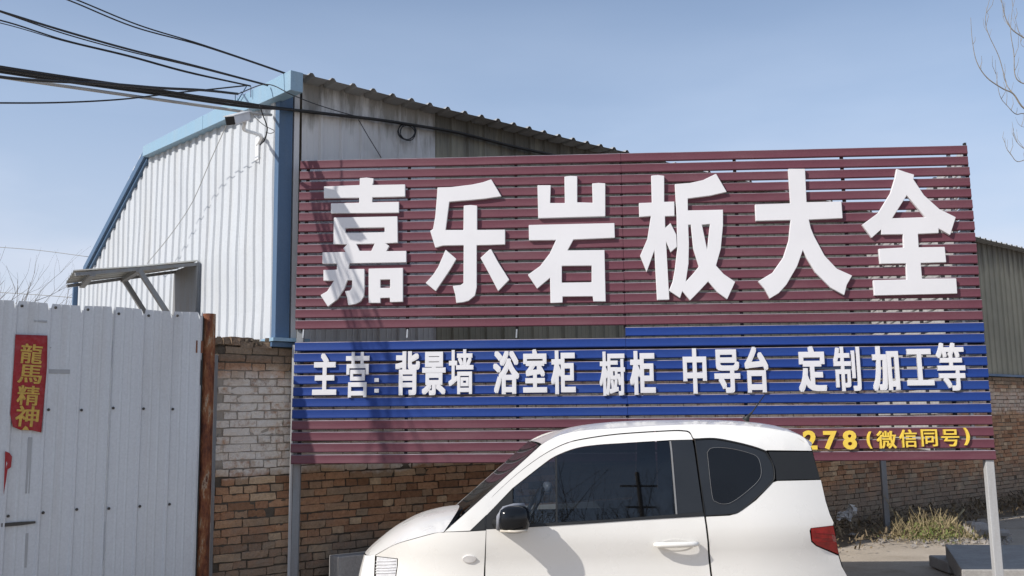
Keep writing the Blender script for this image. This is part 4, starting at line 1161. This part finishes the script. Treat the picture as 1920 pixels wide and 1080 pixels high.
# right-hand tree: trunk outside the frame, drooping then upturned twigs inside it
tr = thing('bare_tree', Vector((at(2180, 700, 13).x, at(2180, 700, 13).y, 0)), 'leafless tree whose thin upturned twigs enter the sky at the upper right', 'tree')
TR0 = tr.location.copy()
MB().tube([TR0, TR0+Vector((.05, 0, 3)), TR0+Vector((-.1, .1, 6)), TR0+Vector((-.1, .1, 9.5))], [.16, .13, .09, .03], 10).build('trunk', m_bark, tr, smooth=True)
mb = MB()
D = 13.0
def tw(pl, r0, r1, n=5):
    P = spline([at(x, y, D+dd) for x, y, dd in pl], n); mb.tube(P, [lerp(r0, r1, i/(len(P)-1)) for i in range(len(P))], 5, False); return P
rng = random.Random(3)
strands = [
 ([(2160, 330, 0), (2040, 270, 0), (1958, 215, 0), (1920, 203, 0), (1900, 176, 0), (1880, 166, 0), (1850, 145, 0), (1831, 115, 0), (1823, 75, 0), (1820, 33, 0)], .03, .004),
 ([(1900, 176, 0), (1888, 160, .05), (1882, 138, .1), (1872, 104, .1), (1855, 68, .1), (1848, 45, .1), (1849, 25, .1), (1855, 0, .1), (1862, -30, .1)], .012, .004),
 ([(2060, 420, .3), (1975, 250, .3), (1925, 215, .3), (1905, 214, .2), (1890, 200, .2), (1875, 180, .2), (1868, 140, .2), (1866, 112, .2)], .016, .003),
 ([(2100, 260, -.3), (1990, 180, -.3), (1940, 160, -.3), (1915, 155, -.3), (1903, 140, -.3), (1901, 100, -.3), (1895, 60, -.3), (1898, 20, -.3), (1905, -10, -.3)], .02, .003),
 ([(2060, 160, 0), (1960, 95, 0), (1912, 66, 0), (1895, 52, 0), (1884, 30, 0), (1878, 0, 0), (1874, -30, 0)], .02, .005),
 ([(1912, 66, 0), (1905, 40, 0), (1900, 18, 0)], .006, .002), ([(1895, 52, 0), (1882, 36, .1), (1880, 18, .1)], .005, .002),
 ([(2080, 480, 0), (1990, 330, 0), (1935, 300, 0), (1908, 303, 0), (1896, 290, 0), (1886, 275, 0), (1884, 258, 0)], .016, .003),
 ([(2010, 380, 0), (1950, 300, 0), (1915, 275, 0), (1902, 258, 0), (1900, 240, 0)], .012, .003),
 ([(1990, 330, 0), (1935, 250, 0), (1912, 235, 0), (1904, 220, 0)], .008, .002),
 ([(1960, 95, 0), (1930, 92, 0), (1915, 84, 0), (1914, 70, 0)], .007, .003),
]
for pl, r0, r1 in strands:
    P = tw(pl, r0*.55, r1*.6)
    for i in range(6, len(P)-3, 3):
        if rng.random() < .75:
            q = P[i]; d = (P[i+1]-P[i-1]).normalized(); s_ = rng.choice((-1, 1)); side = rgt*s_*rng.uniform(.15, .7)+upv*rng.uniform(.4, 1)
            L_ = rng.uniform(.08, .32); e = q+(d*.3+side).normalized()*L_*.5
            mb.tube([q, e, e+(upv*.8+rgt*rng.uniform(-.2, .2)+fwd*rng.uniform(-.3, .3))*L_*.6], [.004, .003, .0018], 4, False)
for k in range(10):
    h = rng.uniform(3.2, 8.5); a = rng.uniform(0, 6.28)
    if math.cos(a) < -.35: continue
    grow(mb, TR0+Vector((0, 0, h)), Vector((math.cos(a), math.sin(a), .5)).normalized(), 1.6, .03, 2, rng)
mb.build('crown', m_bark, tr, recalc=False)
# shrubs beyond the gate, far left
for i, (px, d, h, sd, lab) in enumerate(((28, 17, 5.4, 11, 'tallest leafless sapling showing above the gate, right of the picture edge'), (58, 18, 5.3, 12, 'middle bare shrub showing above the gate top'), (100, 19, 4.9, 15, 'low bare shrub next to the shed showing above the gate top'), (-22, 16, 6.0, 14, 'bare tree whose twigs show at the left picture edge above the gate'))):
    b = at(px, 700, d); tree('bare_shrub', Vector((b.x, b.y, 0)), h*.95, .05, 3, sd, lab, 'shrub', m_bark2, 'bare shrubs beyond the gate', .5)

# ---------------------------------------------------------------- right foreground: slab, weeds, litter
def gpt(px, py, z=0):
    d = ray(px, py); return CAM+d*((z-EYE)/d.z)
SZ = .26
a = gpt(1772, 1021, SZ); b = gpt(1960, 1022, SZ); c = gpt(1960, 1069, SZ); d_ = gpt(1803, 1068, SZ)
slab = thing('concrete_slab', Vector(((a.x+c.x)/2, (a.y+c.y)/2, 0)), 'thick dark grey stone slab lying behind the right leg of the sign', 'stone slab')
ext = (b-a).normalized(); 
b2 = a+ext*2.2; c2 = d_+ext*2.4
dn = Vector((0, 0, 1))
MB().hexa([Vector((p.x, p.y, SZ-.16)) for p in (d_, c2, b2, a)]+[d_, c2, b2, a]).build('upper_slab', m_slab, slab, bevel=.008)
MB().hexa([Vector((p.x+.06, p.y+.05, .0)) for p in (d_, c2, b2, a)]+[Vector((p.x+.05, p.y+.05, SZ-.165)) for p in (d_, c2, b2, a)]).build('lower_slab', m_slab, slab, bevel=.012)
q = gpt(1745, 1042, .12); q2 = gpt(1800, 1080, .1)
MB().hexa([q+Vector((x, y, z_)) for z_ in (-.12, .0) for x, y in ((-.02, -.45), (.32, -.52), (.34, .02), (.0, .06))]).build('broken_corner', m_slab, slab, bevel=.015)
# block at lower left of the car
bp = gpt(650, 1060, .45)
pb = wpx(655, 1045, .35)
o = MB().fbox(W, wpx(625, 1050, .2)[0], wpx(625, 1050, .2)[0]+.62, .12, .30, 0, wpx(640, 1044, .3)[1]).build('cement_block', m_slab, bevel=.01)
tag(o, 'grey cement block standing against the brick wall by the front of the car', 'cement block')
# weeds
def leafmat(name, a, b):
    g = G(name); p = g.pos(); n = g.noise(p, 14, 4, .7); r_ = g.n('ObjectInfo')
    return g.done(g.mix(g.ramp(n, [(.3, 0.0), (.7, 1.0)]), a, b), .7, 0, None, spec=.3)
m_leaf = leafmat('green_weed', (.06, .09, .022), (.19, .20, .06))
m_dry = leafmat('dry_stalk', (.17, .13, .07), (.37, .30, .17))
m_litter = leafmat('leaf_litter', (.10, .075, .045), (.24, .18, .11))
rng = random.Random(9)
mbg, mbd = MB(), MB()
WC = wpx(1735, 1000, .7)
def blade(mb, p, d, L_, w_, bend):
    s_ = d.cross(UPZ).normalized() if abs(d.z) < .98 else Vector((1, 0, 0)); s_ *= w_
    m_ = p+d*L_*.55; e = p+d*L_+bend
    mb.quad(p-s_*.5, p+s_*.5, m_+s_*.5, m_-s_*.5); n = len(mb.v); mb.v += [m_-s_*.5, m_+s_*.5, e]; mb.f.append((n, n+1, n+2))
for i in range(3300):
    x = rng.gauss(1745, 52); 
    if not 1625 < x < 1880: continue
    y = rng.gauss(1002, 7); p = gpt(x, max(988, min(1018, y)), 0.03)
    hgt = max(.03, .22*math.exp(-((x-1755)/60)**2)*rng.random())
    d = Vector((rng.uniform(-1, 1), rng.uniform(-1, 1), rng.uniform(.1, 1.2))).normalized()
    p = p+Vector((rng.uniform(-.05, .05), rng.uniform(-.3, .3), hgt*rng.random()))
    green = rng.random() < .40*math.exp(-((x-1750)/60)**2)+.05
    blade(mbg if green else mbd, p, d, rng.uniform(.03, .09), rng.uniform(.012, .028) if green else rng.uniform(.004, .012), Vector((0, 0, -.02)))
for i in range(150):     # dry upright stalks
    x = rng.gauss(1740, 62)
    if x < 1640 or x > 1860: continue
    p = gpt(x, 1004+rng.uniform(-8, 8), 0.02); h = rng.uniform(.12, .42)*math.exp(-((x-1750)/110)**2)
    d = Vector((rng.uniform(-.7, .7), rng.uniform(-.4, .4), 1)).normalized(); q = p+d*h
    mbd.tube([p, p+d*h*.5+Vector((rng.uniform(-.03, .03), 0, 0)), q], [.005, .004, .002], 3, False)
    for k in range(5): blade(mbd, p+d*h*rng.uniform(.3, 1), Vector((rng.uniform(-1, 1), rng.uniform(-1, 1), rng.uniform(0, 1))).normalized(), rng.uniform(.03, .1), .006, Vector((0, 0, -.015)))
tag(mbg.build('green_weeds', m_leaf, recalc=False), 'patch of green weeds between the car and the stone slab', 'weeds', kind='stuff')
tag(mbd.build('dry_weeds', m_dry, recalc=False), 'dry yellow grass and stalks behind the sign', 'dry grass', kind='stuff')
mbl = MB()
for i in range(5200):
    s_ = rng.uniform(5.5, 19); o_ = abs(rng.gauss(.25, .5)); 
    if o_ > 1.5: continue
    p = W(s_, .03+o_, .035+.18*rng.random()*math.exp(-o_*1.5)+.02)
    d = Vector((rng.uniform(-1, 1), rng.uniform(-1, 1), rng.uniform(-.1, .9))).normalized()
    blade(mbl, p, d, rng.uniform(.04, .16), rng.uniform(.006, .03), Vector((0, 0, -.02)))
tag(mbl.build('leaf_litter', m_litter, recalc=False), 'dead leaves and straw along the foot of the brick wall', 'leaf litter', kind='stuff')
# a dead branch leaning, a tall stalk, plastic bag, rubble
p0, p1 = gpt(1768, 1000, .05), at(1808, 952, 11.2)
p1 = onp(1808, 955, p0+Vector((0, .2, 0)), Vector((0, 1, 0)))
o = MB().tube([p0, (p0+p1)/2+Vector((.01, 0, .01)), p1], [.018, .016, .012], 7).build('dead_branch', m_dry, smooth=True); tag(o, 'pale broken branch leaning in the weeds behind the sign', 'branch')
p0 = gpt(1692, 1000, .03); p1 = onp(1658, 930, p0+Vector((0, .1, 0)), Vector((0, 1, 0)))
mb = MB().tube([p0, p0.lerp(p1, .5)+Vector((.02, 0, 0)), p1], [.007, .006, .003], 5)
for k in range(6):
    q = p0.lerp(p1, .35+.11*k); mb.tube([q, q+Vector((rng.uniform(-.06, .06), 0, .07))], [.003, .002], 4)
tag(mb.build('dry_stalk', m_dry, smooth=True), 'single tall dry weed stalk leaning left in front of the brick wall', 'weed stalk')
m_bag = basic('plastic_bag', (.38, .385, .39), .35)
bg_c = at(1592, 968, 12.6)
v = []; f = []
nb = 9
for i in range(nb):
    for j in range(nb):
        x = (i/(nb-1)-.5)*.24; y = (j/(nb-1)-.5)*.22
        v.append(bg_c+Vector((x+.03*rng.uniform(-1, 1), .08*mnoise.noise(Vector((x*14, y*14, 0)))+.08, y*.55+.05*mnoise.noise(Vector((x*9, y*9, 4)))+(.06 if x > .05 else 0))))
for i in range(nb-1):
    for j in range(nb-1): f.append((i*nb+j, i*nb+j+1, (i+1)*nb+j+1, (i+1)*nb+j))
tag(mk('plastic_bag', v, f, m_bag), 'crumpled grey plastic bag caught on litter beside the tail of the car', 'plastic bag')
def rock(name, c, sx, sy, sz, seed, mat, label, cat, group=None):
    rr = random.Random(seed); v = []
    o = ellips(name, c, Vector((1, .1, 0)).normalized(), Vector((-.1, 1, 0)).normalized(), UPZ, sx, sy, sz, mat, None, 4.5, 10, 6)
    for p in o.data.vertices: p.co += Vector((rr.uniform(-1, 1)*sx, rr.uniform(-1, 1)*sy, rr.uniform(-1, 1)*sz))*.10
    o.data.polygons.foreach_set('use_smooth', [False]*len(o.data.polygons)); return tag(o, label, cat, group)
rc = gpt(1838, 1005, .02)
rock('concrete_rubble', rc+Vector((0, .1, .08)), .13, .12, .10, 1, m_rubble, 'pale broken lump of concrete beside the right leg of the sign', 'rubble')
rock('concrete_rubble', rc+Vector((.24, -.1, .05)), .08, .08, .05, 2, m_rubble, 'smaller flat piece of concrete just right of the pale lump', 'rubble')
for k, (x_, y_, w_, lab) in enumerate(((1662, 1006, .12, 'crumpled white scrap of paper at the left edge of the weeds'), (1790, 1016, .10, 'small pale plastic wrapper at the front edge of the weeds'), (1600, 1004, .14, 'flat strip of white plastic lying behind the tail of the car'))):
    c_ = gpt(x_, y_, .03); v = []; f = []
    for i in range(4):
        for j in range(3): v.append(c_+Vector(((i/3-.5)*w_+rng.uniform(-.01, .01), (j/2-.5)*w_*.7, rng.uniform(0, .035))))
    for i in range(3):
        for j in range(2): f.append((i*3+j, i*3+j+1, (i+1)*3+j+1, (i+1)*3+j))
    tag(mk('litter_scrap', v, f, m_bag), lab, 'litter')
mbp = MB()
for i in range(190):
    p = gpt(rng.uniform(1640, 1900), rng.gauss(1014, 6), .0); r_ = rng.uniform(.006, .03)
    mbp.hexa([p+Vector((rng.uniform(.5, 1)*x*r_, rng.uniform(.5, 1)*y*r_, (zz+1)*r_*.5+.002)) for zz in (-1, 1) for x, y in ((-1, -1), (1, -1), (1, 1), (-1, 1))])
tag(mbp.build('gravel', m_rubble, recalc=False), 'small stones scattered along the edge of the concrete', 'gravel', kind='stuff')

# ---------------------------------------------------------------- across the road (seen only mirrored in the car windows)
up_ = thing('utility_pole', Vector((6.3, -18.4, 0)), 'utility pole with two crossarms reflected in the door window of the car', 'utility pole')
P0 = up_.location.copy()
MB().tube([P0, P0+UPZ*10.5], [.11, .075], 10).build('pole', m_bark2, up_, smooth=True)
for hh, ww in ((9.9, .62), (9.0, .5)):
    MB().bar(P0+UPZ*hh-rgt*ww, P0+UPZ*hh+rgt*ww, .06, .06).build('crossarm', m_bark2, up_)
rng = random.Random(21)
for k in range(9):
    tree('bare_shrub', Vector((.2+k*.75+rng.uniform(-.3, .3), -6.6-rng.uniform(0, 3), 0)), rng.uniform(5.6, 7.6), .07, 4, 100+k, 'leafless roadside bush mirrored low in the car windows', 'shrub', m_bark2, 'bushes mirrored in the car windows', .55)
